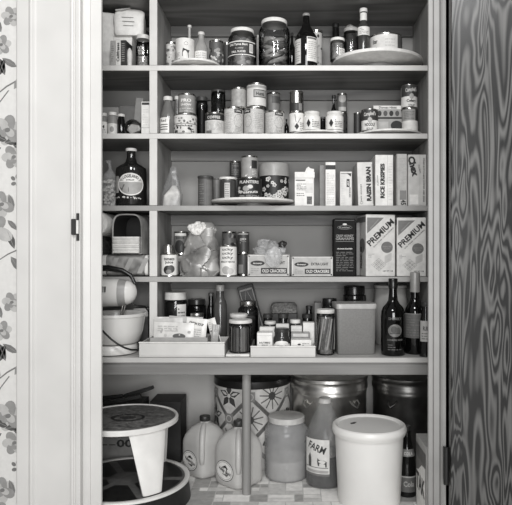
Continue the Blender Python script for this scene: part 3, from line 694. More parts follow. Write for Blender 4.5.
for x0, x1, lb in ((303.5, 320.5, 'white lidded jar with dark diamond, just right of the diamond can'), (325.5, 343.5, 'white lidded jar with dark diamond, right one of the two alike')):
    jar(x0, x1, 110, .055, B + .0112, 'white_jar', lb, G(.88, .3), OFF, None, .5, .88, .78, .14, tub, 'white lidded jars with diamonds')
jar(319.5, 326, 116, .11, B + .0112, 'small_jar', 'small dark jar between the two white lidded jars', DARKGLASS, G(.3), None, .5, .9, .85, .1)
bottle(330.5, 337, 94, .15, B + .0112, 'dark_bottle', 'dark narrow bottle behind the right white lidded jar', DARKGLASS, G(.12), capr=.6)
z5, _ = can(336.5, 347.5, 112, .2, B, 'can', 'dark patterned can at the back right of the white jars', G(.25), pattern([G(.6), G(.1)], 18, .004, .008))
can(337, 347, 92.5, .2, z5, 'can', 'grey can with round badges stacked on the dark patterned can', G(.42), lambda m, mp, r, h: (m.ell(mp, 0, h * .72, r * .8, h * .2, G(.65), 2), m.rect(mp, -r * .8, r * .8, h * .1, h * .3, G(.7), 2)))
d2 = thing('turntable', 'white turntable disc under the soup cans at the right of the second shelf', 'turntable', (X(388, .12), .12, B), 0, 'turntables on the shelves')
MB().lathe([(.06, 0), (.06, .005), (0, .005)], G(.6), 32).build('base', d2)
MB().lathe([(0, .0052), (.08, .0052), (.13, .008), (.138, .010), (.1385, .0165), (.134, .0165), (.13, .0125), (0, .0115)], WHITE, 64).build('top', d2)
D2 = B + .0145
can(353.5, 362, 112, .14, D2, 'can', 'dark can on the left edge of the soup can turntable', G(.22))
def soup(txt2):
    def f(m, mp, r, h):
        m.rect(mp, -r * 1.55, r * 1.55, h * .5, h * .965, G(.24), 1); m.text(mp, 'Campbell’s', 0, h * .75, r * 1.5, h * .22, OFF, 3, bow=.001, shear=.004)
        m.ell(mp, 0, h * .5, r * .27, h * .12, G(.66), 3.5); m.text(mp, txt2, 0, h * .30, r * 1.2, h * .15, INK, 3); m.text(mp, 'SOUP', 0, h * .12, r * .8, h * .1, INKM, 3)
    return f
can(361.2, 378, 108, .06, D2, 'soup_can', 'dark and white soup can standing left of the baking mix box', PALE, soup('NOODLE'), 'soup cans', rz=-.1)
def mix(m, mp, w, h):
    m.rect(mp, -w * .48, w * .48, h * .86, h * .97, PALE, 1); m.text(mp, 'Duncan Hines', .0, h * .915, w * .6, h * .07, INK, 2); m.rect(mp, -w * .5, w * .5, h * .54, h * .6, INK, 1)
    for k in range(4): m.ell(mp, -w * .28 + k * w * .2, h * .72, w * .07, h * .09, (INK, G(.3))[k % 2], 2)
    m.ell(mp, w * .3, h * .32, w * .2, h * .16, INK, 2); m.rect(mp, -w * .48, w * .02, h * .1, h * .45, G(.7), 1)
carton(373, 402.5, 104.5, .11, .04, D2, 'baking_mix_box', 'grey baking mix box between the soup cans', G(.62), mix)
z6, _ = can(401.8, 418, 107.5, .085, D2, 'soup_can', 'soup can turned to its pale back, under the right soup can', PALE, lambda m, mp, r, h: (m.rect(mp, -r * 1.55, r * .5, h * .5, h * .965, G(.6), 1), m.rect(mp, r * .5, r * 1.5, h * .5, h * .96, G(.2), 1), lines(m, mp, -r, r * .4, h * .55, h * .9, 5, INKM)), 'soup cans')
can(401, 417.3, 83.5, .085, z6, 'soup_can', 'soup can stacked on another at the right end of the second shelf', PALE, soup('Celery'), 'soup cans', rz=.1)

# ============================================================= third shelf
B = SH3
pb = thing('popcorn_bag', 'clear twisted bag of white popcorn at the left of the third shelf', 'bag', (X(110, .15), .15, B))
sc = secs_lerp([(0, .026, .024, 2.4, 0, 0), (.02, .034, .030, 2.3, 0, 0), (.11, .034, .032, 2.2, 0, 0), (.145, .024, .022, 2, 0, 0), (.165, .007, .007, 2, 0, 0), (.182, .011, .010, 2, -.004, 0), (.205, .015, .006, 2, -.008, 0)], 22)
m = MB(); m.loft(sc, film(.9, .2, 'clear_film', .15), 32, bag_disp(.006, 38, 1)); m.build('film', pb)
m = MB(); rr = random.Random(2)
for k in range(90):
    a, q, z = rr.uniform(0, 2 * PI), math.sqrt(rr.random()) * .024, rr.uniform(.008, .12)
    m.loft([(z - .006, .003, .003, 2, q * math.cos(a), q * math.sin(a)), (z - .003, .007, .007, 2, q * math.cos(a), q * math.sin(a)), (z + .003, .007, .0065, 2, q * math.cos(a), q * math.sin(a)), (z + .006, .003, .003, 2, q * math.cos(a), q * math.sin(a))], WHITE, 8)
stuff(m.build('popcorn', pb))
def jug(m, mp, r, h):
    m.ell(mp, r * .22, h * .36, r * .88, h * .19, PALE, 1, n=28); m.ell(mp, r * .22, h * .36, r * .80, h * .17, G(.62), 2, n=28); m.rect(mp, -r * .56, r * 1.0, h * .40, h * .415, PALE, 4)
    m.ell(mp, r * .22, h * .465, r * .60, h * .07, PALE, 3, n=24)
    m.text(mp, 'LOGELAND', r * .22, h * .462, r * 1.0, h * .055, INK, 5, bow=.009); m.text(mp, 'SYRUP', r * .2, h * .43, r * .5, h * .025, INK, 5)
    m.poly(mp, [(-r * .5, h * .3), (-r * .2, h * .36), (r * .1, h * .30), (r * .1, h * .23), (-r * .35, h * .25)], G(.35), 3); m.rect(mp, -r * .95, -r * .62, h * .22, h * .5, G(.66), 1)
    m.blots(mp, -r * .8, r * .9, h * .12, h * .15, 22, [OFF], .002, .004)
bottle(116, 146.5, 145.5, .065, B, 'glass_jug', 'big dark glass jug with a white oval label and pale cap', G(.15, .06), OFF, [(.92, 0), (1, .03), (1, .60), (.95, .66), (.72, .705), (.5, .73), (.38, .76), (.29, .84), (.27, .95)], .05, jug, cat='jug', capr=.36)
# triangular clear bag of sugar
tb = thing('sugar_bag', 'half empty crumpled clear bag of sugar with pointed top beside divider', 'bag', (X(172, .05), .05, B))
def sugar_secs(k=1.0, top=1.0):
    return secs_lerp([(0, .041, .030, 5, 0, 0), (.03, .0425, .030, 5, 0, 0), (.075, .036, .020, 4, 0, 0), (.115, .026, .012, 3, .003, 0), (.148, .015, .006, 2.4, .006, 0), (.156, .017, .005, 2, .005, 0), (.161, .012, .003, 2, .008, 0)], 20)
m = MB(); m.loft(sugar_secs(), film(.55, .3), 36, bag_disp(.005, 26, 8)); m.build('film', tb)
m = MB(); m.loft(secs_lerp([(.002, .036, .021, 4, 0, 0), (.045, .034, .02, 4, .002, 0), (.065, .022, .012, 3, .008, 0), (.085, .008, .005, 2, .009, 0)], 6), PALE, 24); stuff(m.build('sugar', tb))
d3 = thing('turntable', 'white turntable plate under the peanut can on the third shelf', 'turntable', (X(253, .08), .08, B), 0, 'turntables on the shelves')
MB().lathe([(.07, 0), (.07, .012), (0, .013)], G(.45), 40).build('base', d3)
MB().lathe([(0, .0132), (.155, .0135), (.168, .016), (.1705, .018), (.171, .0255), (.167, .026), (.160, .021), (0, .0205)], WHITE, 64).build('top', d3)
D3 = B + .0225
can(198, 213, 176.5, .11, B, 'canister', 'dark grey canister left of the turntable on the third shelf', G(.36), lambda m, mp, r, h: (lines(m, mp, -r * .9, -r * .1, h * .1, h * .8, 9, G(.5)), m.rect(mp, r * .3, r * 1.2, h * .05, h * .9, G(.44), 1)), cat='canister', body=G(.3), lid=G(.28))
can(212.5, 221, 177.5, .22, B, 'canister', 'slender grey canister behind the white lidded can on the third shelf', G(.48), cat='canister', body=G(.4))
def whl(m, mp, r, h): m.rect(mp, -r * 1.2, r * .45, h * .05, h * .9, G(.24), 1); m.rect(mp, -r * .55, r * .1, h * .1, h * .8, G(.75), 2); lines(m, mp, -r * .5, 0, h * .15, h * .75, 6, INKM, 3)
can(219.5, 236, 177.8, .055, D3, 'can', 'dark can with white plastic lid left of the peanut can', G(.3), whl, lid=WHITE, rz=.25)
def planters(m, mp, r, h):
    m.text(mp, 'PLANTERS', 0, h * .82, r * 1.7, h * .14, OFF, 3, bow=.001)
    m.ell(mp, -r * .25, h * .52, r * .28, h * .13, G(.6), 2); m.ell(mp, .1 * r, h * .60, r * .22, h * .09, OFF, 2)
    m.text(mp, 'Peanuts', 0, h * .36, r * 1.5, h * .14, OFF, 4, shear=.004); lines(m, mp, -r * .9, r * .9, h * .08, h * .22, 3, G(.65))
    m.blots(mp, -r * 1.2, -r * .6, h * .15, h * .6, 8, [G(.6), OFF], .003, .007)
z7, _ = can(237.5, 262, 177.5, .03, D3, 'peanut_can', 'dark peanut can with white lettering at the middle of the turntable', G(.16), planters, body=G(.2, .4, .5))
z8, _ = can(229, 243, 178, .17, D3, 'can', 'dark can at the turntable back, underneath the tall dark can', G(.22))
can(229.5, 241, 160.5, .17, z8, 'can', 'tall dark can rising behind the peanut can', G(.24), lambda m, mp, r, h: lines(m, mp, -r * .6, r * .7, h * .2, h * .9, 6, G(.5)))
can(241, 258, 155, .03, z7, 'can', 'grey can with a white arrow stacked on the peanut can', G(.56), lambda m, mp, r, h: (m.poly(mp, [(-r * .5, h * .1), (-r * .3, h * .1), (r * .3, h * .5), (r * .2, h * .56)], PALE, 3), m.rect(mp, r * .3, r * 1.1, h * .45, h * .8, INK, 2), lines(m, mp, r * .35, r * 1.0, h * .15, h * .4, 4, OFF)))
def floral(m, mp, r, h):
    rr = random.Random(6)
    for k in range(34):
        u, v = rr.uniform(-1.4, 1.4) * r, h * rr.uniform(.07, .60); s = rr.uniform(.0035, .0068)
        for q in range(5): m.ell(mp, u + s * math.cos(q * 1.257), v + s * math.sin(q * 1.257), s * .62, s * .62, (OFF, G(.72))[k % 2], 2 + .1 * q, n=6)
        m.ell(mp, u, v, s * .4, s * .4, G(.35), 3, n=6)
cx, r, h = dims(258.8, 289.5, 161.5, .11, D3)
fc = thing('floral_canister', 'dark flower patterned canister with a deep plain grey lid', 'canister', (cx, .11, D3))
m = MB(); m.lathe([(r * .94, 0), (r * .95, .003), (r * .95, h * .66), (0, h * .66)], G(.13), 40); floral(m, cyl(r * .95), r, h); m.build('body', fc)
m = MB(); m.lathe([(0, h * .661), (r, h * .661), (r * 1.0, h * .95), (r * .93, h), (0, h)], G(.60, .35), 40); m.build('lid', fc)

def flapbox(m, mp, w, h): lines(m, mp, -w * .4, w * .1, h * .48, h * .7, 5); lines(m, mp, -w * .4, w * .0, h * .3, h * .42, 2); m.rect(mp, w * .13, w * .4, h * .06, h * .3, INKM, 1); lines(m, mp, w * .15, w * .38, h * .08, h * .28, 4, INK, 3); m.rect(mp, w * .05, w * .44, h * .4, h * .7, G(.8), 1); m.rect(mp, -w * .45, w * .05, h * .78, h * .81, INK, 1)
z9, o9 = carton(294.7, 314, 173, .04, .06, B, 'opened_carton', 'opened white carton with torn flaps right of the floral canister', WHITE, flapbox)
w9 = S(19.3, .04)
m = MB(); m.box(-w9 * .5, w9 * .53, -.034, -.032, z9 - B - .018, z9 - B + .006, WHITE, .0005); m.build('torn_flap', o9)
m = MB(); m.prism([(0, 0), (w9 * .5, -.001), (w9 * .5, .018), (w9 * .3, .021), (w9 * .22, .028), (w9 * .1, .02)], -.031, -.028, WHITE, Matrix.Translation((0, 0, z9 - B))); m.build('torn_flap', o9)
def bband(m, mp, w, h): m.rect(mp, -w * .5, w * .5, h * .83, h * .93, INK, 1); lines(m, mp, -w * .38, w * .38, h * .05, h * .76, 18, G(.75))
carton(325.5, 335.5, 161.5, .03, .09, B, 'tall_box', 'tall narrow white box with one black band near its top', WHITE, bband)
carton(319.5, 325.5, 164.5, .1, .03, B, 'box', 'plain grey box standing just behind the black banded box', G(.5))
def smallbox(m, mp, w, h): m.rect(mp, -w * .45, w * .45, h * .93, h * .95, INKM, 1); m.poly(mp, [(w * .05, h * .95), (w * .42, h * .95), (w * .42, h * .85)], INK, 2); m.rect(mp, w * .05, w * .3, h * .55, h * .78, INK, 1); m.text(mp, 'ZIP', w * .18, h * .66, h * .16, w * .14, OFF, 3, -PI / 2); m.text(mp, 'SAUCE MIX', w * .32, h * .4, h * .3, w * .1, INK, 3, -PI / 2); lines(m, mp, -w * .4, -w * .1, h * .05, h * .9, 12, G(.78))
carton(340, 352, 171, .03, .07, B, 'small_box', 'short white box with sideways dark lettering between taller boxes', OFF, smallbox)
CG = 'cereal boxes on the third shelf'
def rb(m, mp, w, h): m.text(mp, 'RAISIN BRAN', w * .22, h * .50, h * .78, w * .32, INK, 3, PI / 2, .06); m.text(mp, 'two scoops', -w * .28, h * .30, h * .4, w * .12, INKM, 3, PI / 2); m.ring(mp, -w * .28, h * .08, w * .09, w * .09, .001, INKM, 2, 14); m.rect(mp, w * .44, w * .49, h * .05, h * .95, G(.6), 1)
carton(358.3, 373.6, 161.5, .025, .16, B, 'cereal_box', 'white cereal box with bold sideways lettering, leftmost of the cereal boxes', OFF, rb, CG, tilt=-.03)
def rk(m, mp, w, h): m.text(mp, 'RICE KRISPIES', -w * .1, h * .49, h * .68, w * .25, INK, 3, PI / 2, .06); m.text(mp, 'Kelloggs', -w * .36, h * .5, h * .2, w * .1, G(.55), 3, PI / 2, shear=.003); m.rect(mp, w * .18, w * .19, 0, h, G(.55), 1); lines(m, mp, w * .24, w * .46, h * .1, h * .85, 14, G(.8))
carton(375.3, 393.2, 154.3, .025, .17, B, 'cereal_box', 'white cereal box with small dark lettering, second of the cereal boxes', WHITE, rk, CG)
def cb(m, mp, w, h): lines(m, mp, -w * .35, w * .4, h * .30, h * .92, 22, G(.66)); m.rect(mp, -w * .2, w * .42, h * .12, h * .3, G(.5), 1); m.text(mp, '45', w * .15, h * .07, w * .5, h * .1, INK, 3, -PI / 2); m.rect(mp, -w * .5, -w * .4, 0, h, G(.6), 1)
carton(396.6, 407, 153.3, .03, .15, B, 'cereal_box', 'narrow mottled grey cereal box, third of the cereal boxes', G(.72), cb, CG)
def chex(m, mp, w, h):
    m.text(mp, 'Chex', -w * .22, h * .77, h * .40, w * .40, INK, 3, -PI / 2 + .25, .06); m.text(mp, 'CORN', w * .12, h * .72, h * .17, w * .1, INKM, 3, -PI / 2 + .2); m.rect(mp, w * .14, w * .155, 0, h, G(.55), 1)
    m.text(mp, 'FREE KITCHEN OFFER SEE SIDE', w * .36, h * .5, h * .85, w * .07, INK, 3, -PI / 2); m.rect(mp, -w * .42, w * .05, h * .03, h * .22, WHITE, 1)
carton(408.2, 426.3, 154, .02, .16, B, 'cereal_box', 'grey cereal box with a big tilted word, rightmost against the frame', G(.76), chex, CG)
# ============================================================ fourth shelf
B = SH4
# -- left cell
def roll(x0, x1, yt, yb, Y, name, label, L=.20, base=None):
    r = S((x1 - x0), Y); return r
t = thing('paper_roll', 'round white end of a paper roll lying at the far left above a dark bag', 'paper roll', (X(101, .1), .1, Z(252, .05) + .0))
# dark bag first, the roll rests on it
db = thing('dark_bag', 'crumpled dark plastic bag under the white paper roll', 'bag', (X(100, .1), .1, B + .091))
m = MB(); m.loft(secs_lerp([(0, .046, .08, 3.5, 0, 0), (.02, .052, .09, 3, 0, 0), (.05, .050, .09, 3, 0, 0), (.066, .040, .075, 2.6, 0, 0), (.070, .025, .05, 2, 0, 0)], 14), G(.24, .25), 40, bag_disp(.008, 26, 4)); m.build('plastic', db)
t.location = (X(103.5, .07), .07, B + .1625)
m = MB(); r = .048; RX = Matrix.Translation((0, 0, r)) @ Matrix.Rotation(PI / 2, 4, 'X')
m.lathe([(r * .30, -.105), (r * .34, -.108), (r * .9, -.108), (r, -.104), (r, .095), (r * .96, .102), (r * .34, .104), (r * .30, .10), (r * .30, -.105)], WHITE, 36, M=RX, cap=False); m.build('paper', t)
m = MB(); m.lathe([(r * .22, -.104), (r * .295, -.104), (r * .295, .103), (r * .22, .103), (r * .22, -.104)], G(.5), 24, M=RX, cap=False); m.build('tube', t)
# wrapped loaf-like pack lying across the shelf
wp = thing('wrapped_pack', 'long pack in patterned wrap with white ends, lying under the open napkin pack', 'pack', (X(127.5, .05), .05, B))
L2, hh = S(46, .02) / 2, .088
def pack(m, x0, x1, mat, k=1.0):
    RY = Matrix.Rotation(PI / 2, 4, 'Y')
    m.loft([(x0, .040 * k, .044 * k, 5, 0, 0), (x0 + .004, .043 * k, .047 * k, 5, 0, 0), (x1 - .004, .043 * k, .047 * k, 5, 0, 0), (x1, .040 * k, .044 * k, 5, 0, 0)], mat, 36, None, True, Matrix.Translation((0, 0, .0445)) @ RY)
WRAP = wood('printed_wrap', .35, .62, (16, 16, 16), 3, .3, distort=.3, fine=.3)
m = MB(); pack(m, -L2 + .018, L2 - .014, WRAP)
mp = lambda u, v, h: (u, -.0476 - h, v)
for k in range(3): m.poly(mp, [(-.07 + k * .06, .012), (-.05 + k * .06, .012), (-.02 + k * .06, .075), (-.04 + k * .06, .075)], G(.6), 2)
m.build('wrap', wp)
m = MB(); pack(m, -L2, -L2 + .0178, WHITE, .98); m.build('paper_end', wp)
m = MB(); pack(m, L2 - .0138, L2, WHITE, .98); m.build('paper_end', wp)
# open napkin pack: a clear-fronted sleeve with a stack of folded napkins in it
npk = thing('napkin_pack', 'open napkin pack with a dark hollow above its folded paper stack', 'pack', (X(131.5, .05), .05, B + .0895), -.08)
W, H = S(30, .02) / 2, S(40, .02)
m = MB(); arch = lambda s, k: [(-W * s, 0)] + [(W * s * math.copysign(abs(math.cos(a)) ** .45, math.cos(a)), H * .50 + H * .5 * k * abs(math.sin(a)) ** .6) for a in [PI - PI * q / 14 for q in range(15)]] + [(W * s, 0)]
o_, i_ = arch(1, 1), arch(.93, .94)
n = len(o_); y0, y1 = -.055, .10
vs = [(p[0], y0, p[1]) for p in o_] + [(p[0], y0 + .004, max(.003, p[1])) for p in i_] + [(p[0], y1, p[1]) for p in o_] + [(p[0], y1 - .004, max(.003, p[1])) for p in i_]
fs = []
for k in range(n):
    k2 = (k + 1) % n
    fs += [(k, k2, n + k2, n + k), (k, 2 * n + k, 2 * n + k2, k2)]
fs += [tuple(range(2 * n, 3 * n))]
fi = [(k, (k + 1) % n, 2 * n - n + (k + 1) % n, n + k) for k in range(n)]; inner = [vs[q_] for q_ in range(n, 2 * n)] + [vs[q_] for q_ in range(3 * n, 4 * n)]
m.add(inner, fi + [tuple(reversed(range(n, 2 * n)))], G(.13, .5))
m.add(vs, fs, G(.62, .25, 0, .12, 25)); m.build('sleeve', npk)
m = MB()
for k in range(9):
    z = .0045 + k * H * .045; m.box(-W * .90 + .001 * (k % 2), W * .88 - .001 * ((k + 1) % 2), y0 - .012 + .0008 * (k % 3), y1 - .02, z, z + H * .043, (WHITE, OFF)[k % 2], .002)
stuff(m.build('napkins', npk))

# -- main part
def juice(m, mp, r, h):
    m.rect(mp, -r * .75, r * 1.05, h * .05, h * .94, PALE, 1); m.text(mp, 'tomato', .15 * r, h * .76, r * 1.2, h * .12, INK, 3); m.text(mp, 'juice', .15 * r, h * .60, r * .9, h * .14, INK, 3)
    m.ell(mp, .0, h * .28, r * .5, h * .19, INK, 2); m.ell(mp, r * .35, h * .32, r * .42, h * .17, G(.3), 2.4); m.ell(mp, r * .1, h * .2, r * .3, h * .1, G(.5), 3)
z, _ = can(160.6, 178.5, 253, .055, B, 'juice_can', 'pale can with a picture of tomatoes beside the divider', G(.66), juice, rz=0, group='juice cans')
can(163.5, 173.5, 244.3, .06, z, 'small_can', 'tiny shiny can standing on the tomato picture can', brushed(.75, .3), None)
z, _ = can(174, 188.5, 254, .17, B, 'juice_can', 'dark can behind the crumpled bag, carrying another dark can', G(.36))
can(174, 188.5, 231, .17, z, 'juice_can', 'dark can with a big dark fruit print, stacked behind the crumpled bag', G(.42), lambda m, mp, r, h: (m.rect(mp, -r * .9, r * .9, h * .82, h * .93, PALE, 1), m.text(mp, 'juice', 0, h * .72, r * 1.2, h * .12, INK, 3), m.ell(mp, -.1 * r, h * .35, r * .7, h * .28, INK, 2), m.ell(mp, r * .4, h * .28, r * .4, h * .18, G(.22), 2.4)), group='juice cans')
# crumpled bag
cb_ = thing('crumpled_bag', 'big crumpled shiny bag with a bunched white top, beside the tomato can', 'bag', (X(199, .075), .075, B))
CR = G(.56, .34, .2, .25, 14, .2)
hB = Z(222, .07) - B
keys = [(0, .074, .050, 2.6, .002, 0), (.02, .084, .058, 2.5, .002, 0), (.08, .078, .054, 2.4, .002, 0), (.13, .064, .043, 2.4, .012, 0), (.17, .053, .034, 2.2, .018, 0), (.205, .043, .025, 2.2, .022, 0), (hB, .030, .012, 2, .026, 0)]
def crumple(p):
    # folded film: big facets with sharp ridges between them
    q = p * 19 + Vector((3, 1, 7)); d, pts_ = noise.voronoi(q)
    n = noise.noise(pts_[0] * 3.1); rg = abs(noise.noise(p * 11 + Vector((4, 0, 2))))
    c = Vector((p.x - .01, p.y, 0)); c = c.normalized() if c.length > 1e-6 else c
    tilt = (q - pts_[0]).dot(Vector((noise.noise(pts_[0] * 1.7), noise.noise(pts_[0] * 2.3 + Vector((5, 5, 5))), noise.noise(pts_[0] * 1.9 + Vector((9, 1, 3))))))
    return tuple(p + c * (.010 * n + .022 * tilt + .012 * rg - .004) * min(1, max(.2, (hB - p.z) / .05)))
m = MB(); m.loft(secs_lerp(keys, 60), CR, 110, crumple); m.build('film', cb_, smooth=24)
m = MB(); m.loft(secs_lerp([(hB - .05, .018, .014, 2, -.006, -.03), (hB - .03, .034, .024, 2, -.006, -.026), (hB - .012, .036, .024, 2, -.002, -.02), (hB + .001, .018, .014, 2, .004, -.014)], 12), WHITE, 40, bag_disp(.012, 60, 6)); m.build('paper_top', cb_)
def ucky(m, mp, r, h):
    m.rect(mp, -r * 1.3, r * 1.3, h * .04, h * .96, PALE, 1)
    for k in range(3): m.text(mp, 'ucky', 0, h * (.86 - .13 * k), r * 1.35, h * .12, INKM, 3, bow=.001)
    m.text(mp, 'APRICOT NECTAR', 0, h * .47, r * 1.8, h * .055, INK, 3); m.ell(mp, -.2 * r, h * .2, r * .5, h * .13, G(.66), 2); m.ell(mp, .35 * r, h * .17, r * .4, h * .1, G(.74), 2.4)
can(219.8, 237, 245, .045, B, 'nectar_can', 'white can with three scribbled words and a fruit, right of crumpled bag', PALE, ucky, group='juice cans', rz=0)
z, _ = can(222, 237, 253, .165, B, 'juice_can', 'dark can behind the white nectar can, carrying a dark spotted can', G(.34))
can(222, 237, 231, .165, z, 'juice_can', 'dark spotted can rising behind the white nectar can', G(.36), pattern([G(.2), G(.55), G(.15)], 22, .004, .009), group='juice cans')
z, _ = can(237.5, 249.5, 253, .11, B, 'juice_can', 'dark can with a pale patch right of the white nectar can', G(.26), lambda m, mp, r, h: m.rect(mp, -r * .9, 0, h * .1, h * .5, G(.5), 1), group='juice cans')
can(237.5, 249.5, 231.5, .11, z, 'juice_can', 'dark can with two pale letters stacked right of the white nectar can', G(.24), lambda m, mp, r, h: (m.text(mp, 'V8', 0, h * .6, r * .9, h * .3, G(.62), 3, PI / 2), m.rect(mp, -r, r, h * .88, h * .94, G(.6), 1)), group='juice cans')
def crk(m, mp, w, h):
    for q in ((-.475, .475, .95, .985), (-.475, .475, .02, .05), (-.485, -.465, .02, .98), (.465, .485, .02, .98)): m.rect(mp, w * q[0], w * q[1], h * q[2], h * q[3], OFF, 1)
    for a in (-.46, .46):
        for b in (.08, .92): m.ell(mp, w * a, h * b, .003, .003, INK, 2)
    m.ell(mp, -w * .26, h * .60, w * .17, h * .12, INK, 2); m.text(mp, 'Armour', -w * .26, h * .6, w * .22, h * .08, OFF, 3)
    m.text(mp, 'EXTRA LIGHT', w * .18, h * .62, w * .42, h * .14, INK, 3); m.rect(mp, -w * .18, w * .44, h * .12, h * .38, INK, 2); m.text(mp, 'OLD CRACKERS', w * .13, h * .25, w * .56, h * .16, OFF, 3)
    lines(m, mp, -w * .42, -w * .22, h * .12, h * .4, 3, G(.55))
CBX = G(.66, .5)
carton(247.5, 289.5, 254, .03, .10, B, 'cracker_box', 'low cracker box with an oval badge, under the crumpled clear bag', CBX, crk, 'low cracker boxes')
carton(291.5, 333, 256, .03, .10, B, 'cracker_box', 'low cracker box with an oval badge, beside the dark wafer box', CBX, crk, 'low cracker boxes')
# clear bag draped over the first box
hb = Z(254, .03) - B
cl = thing('clear_bag', 'crumpled clear plastic bag slumped over the left low cracker box', 'bag', (X(270, .06), .06, B + hb + .001))
m = MB(); m.loft(secs_lerp([(0, .060, .030, 2.2, .0, 0), (.02, .066, .034, 2, 0, 0), (.038, .046, .028, 2, -.004, 0), (.052, .034, .02, 2, -.012, 0), (.062, .012, .01, 2, -.018, 0)], 14), film(.72, .55), 40, bag_disp(.018, 34, 11)); m.build('film', cl)
m = MB(); m.loft([(-.052, .014, .003, 2, .015, -.052), (-.035, .03, .008, 2, .015, -.055), (-.005, .036, .012, 2, .015, -.055), (.018, .026, .014, 2, .018, -.048), (.03, .01, .008, 2, .02, -.04)], film(.8, .5), 28, bag_disp(.007, 50, 13)); m.build('hanging_end', cl)
m = MB(); m.loft(secs_lerp([(.028, .012, .012, 2, .052, 0), (.045, .018, .014, 2, .052, 0), (.055, .008, .008, 2, .054, 0)], 6), G(.2, .3), 18, bag_disp(.008, 60, 15)); m.build('twist', cl)
def graham(m, mp, w, h):
    gl = G(.52, .6)
    m.rect(mp, -w * .44, w * .44, h * .965, h * .972, G(.35), 1); m.ring(mp, 0, h * .845, w * .34, h * .035, .0012, gl, 2, 24); m.text(mp, 'Keebler', 0, h * .845, w * .5, h * .03, gl, 3); m.ell(mp, 0, h * .9, w * .1, h * .015, OFF, 2)
    m.text(mp, 'CRISP HONEY', 0, h * .70, w * .82, h * .045, gl, 3); m.text(mp, 'GRAHAMS', 0, h * .65, w * .85, h * .05, gl, 3, bold=.03); m.rect(mp, -w * .42, w * .42, h * .60, h * .607, gl, 2)
    m.text(mp, 'GRAHAM CRACKERS', 0, h * .475, w * .7, h * .022, OFF, 3); lines(m, mp, -w * .4, w * .4, h * .08, h * .43, 12, G(.42), 2, .3)
carton(334, 355.5, 218, .025, .10, B, 'wafer_box', 'dark tall box with pale lettering left of the white cracker boxes', G(.13, .7, spec=.15), graham)
carton(356.3, 360, 222, .09, .08, B, 'narrow_box', 'narrow mid grey box edge between the dark box and white box', G(.42))
def prem(m, mp, w, h):
    g1, g2 = G(.45), G(.55)
    m.poly(mp, [(-w * .46, h * .69), (-w * .46, h * .95), (w * .12, h * .95)], g1, 1); m.poly(mp, [(-w * .36, h * .78), (-w * .34, h * .76), (-w * .05, h * .92), (-w * .09, h * .92)], g2, 2)
    a = math.atan2(h * .40, w * .86)
    m.text(mp, 'PREMIUM', .0, h * .71, math.hypot(w * .86, h * .37), h * .10, INK, 3, a, .03); m.text(mp, 'SALTINE CRACKERS', w * .10, h * .63, w * .95, h * .02, INKM, 3, a)
    m.ell(mp, w * .22, h * .47, w * .2, h * .092, INKM, 2, n=24); m.text(mp, 'UNSALTED', w * .22, h * .48, w * .3, h * .022, g2, 3); m.text(mp, 'TOPS', w * .22, h * .445, w * .2, h * .022, g2, 3)
    for i in range(3):
        for j in range(3):
            cx0, cy0 = -w * .06 + (i - j) * w * .085, h * .19 + (i + j - 2) * h * .035
            m.ring(mp, cx0, cy0, w * .085, h * .034, .0016, g2, 2, 4)
            m.ell(mp, cx0, cy0, w * .02, h * .006, g2, 2, n=6)
    m.poly(mp, [(w * .14, h * .2), (w * .38, h * .26), (w * .38, h * .38), (w * .14, h * .33)], G(.72), 1.5); lines(m, mp, -w * .42, -w * .2, h * .3, h * .37, 3, g2)
    m.text(mp, 'NET WT 1 LB', w * .25, h * .085, w * .34, h * .02, INK, 3)
def prside(m, mp, d, h): m.rect(mp, -d * .48, d * .48, h * .88, h * .97, G(.45), 1); m.ell(mp, d * .1, h * .5, d * .3, h * .12, INKM, 2); m.text(mp, 'PREMIUM', 0, h * .3, h * .35, d * .2, INK, 3, PI / 2)
carton(363.3, 393.3, 214, .02, .14, B, 'cracker_box', 'tall white cracker box with slanted bold lettering, left one of the pair', OFF, prem, 'tall cracker boxes', side=prside, rz=.13)
carton(397, 426, 217, .02, .14, B, 'cracker_box', 'tall white cracker box with slanted bold lettering, right one beside the frame', G(.83), prem, 'tall cracker boxes', side=prside)

# ================================================================= counter
B = CT
# mixer
mx = thing('stand_mixer', 'white electric stand mixer with a black handle and dark cord, at counter left', 'mixer', (X(112, -.09), -.09, B))
mxx = mx.location.x
def lx(px): return X(px, -.09) - mxx
def lz(py): return Z(py, -.09) - B
GW = G(.83, .25, 0, .02, 8)
m = MB(); m.lathe([(0, .003), (S(24.5, -.09), .003), (S(25, -.09), .006), (S(25, -.09), .030), (S(24, -.09), .036), (.05, .040), (0, .040)], GW, 48); m.build('base', mx)
m = MB(); m.lathe([(S(20, -.09), 0), (S(20, -.09), .003), (0, .003)], G(.15), 40); m.build('foot', mx)
m = MB(); m.loft(secs_lerp([(.03, .03, .035, 3, lx(75), .0), (lz(318), .026, .03, 3, lx(75), 0), (lz(303), .032, .034, 3, lx(77), 0)], 6), GW, 28); m.build('column', mx)
zc = (lz(278) + lz(306)) / 2; rz_ = (lz(278) - lz(306)) / 2
RY = Matrix.Translation((0, 0, zc)) @ Matrix.Rotation(PI / 2, 4, 'Y')
prof = [(lx(70), .5), (lx(73), .8), (lx(84), .95), (lx(104), 1), (lx(118), .98), (lx(127), .88), (lx(132), .72), (lx(135), .48), (lx(136.5), .2), (lx(136.7), .02)]
m = MB(); m.loft([(a, rz_ * b, .05 * b, 2.3, 0, 0) for a, b in prof], GW, 40, None, True, RY); mbody = m.build('motor_body', mx)
m = MB(); m.loft([(a, rz_ * b + .0008, .0508 * b, 2.3, 0, 0) for a, b in ((lx(120), .972), (lx(124), .93), (lx(127.5), .87))], G(.55, .4), 40, None, False, RY); m.build('trim_band', mbody)
m = MB()
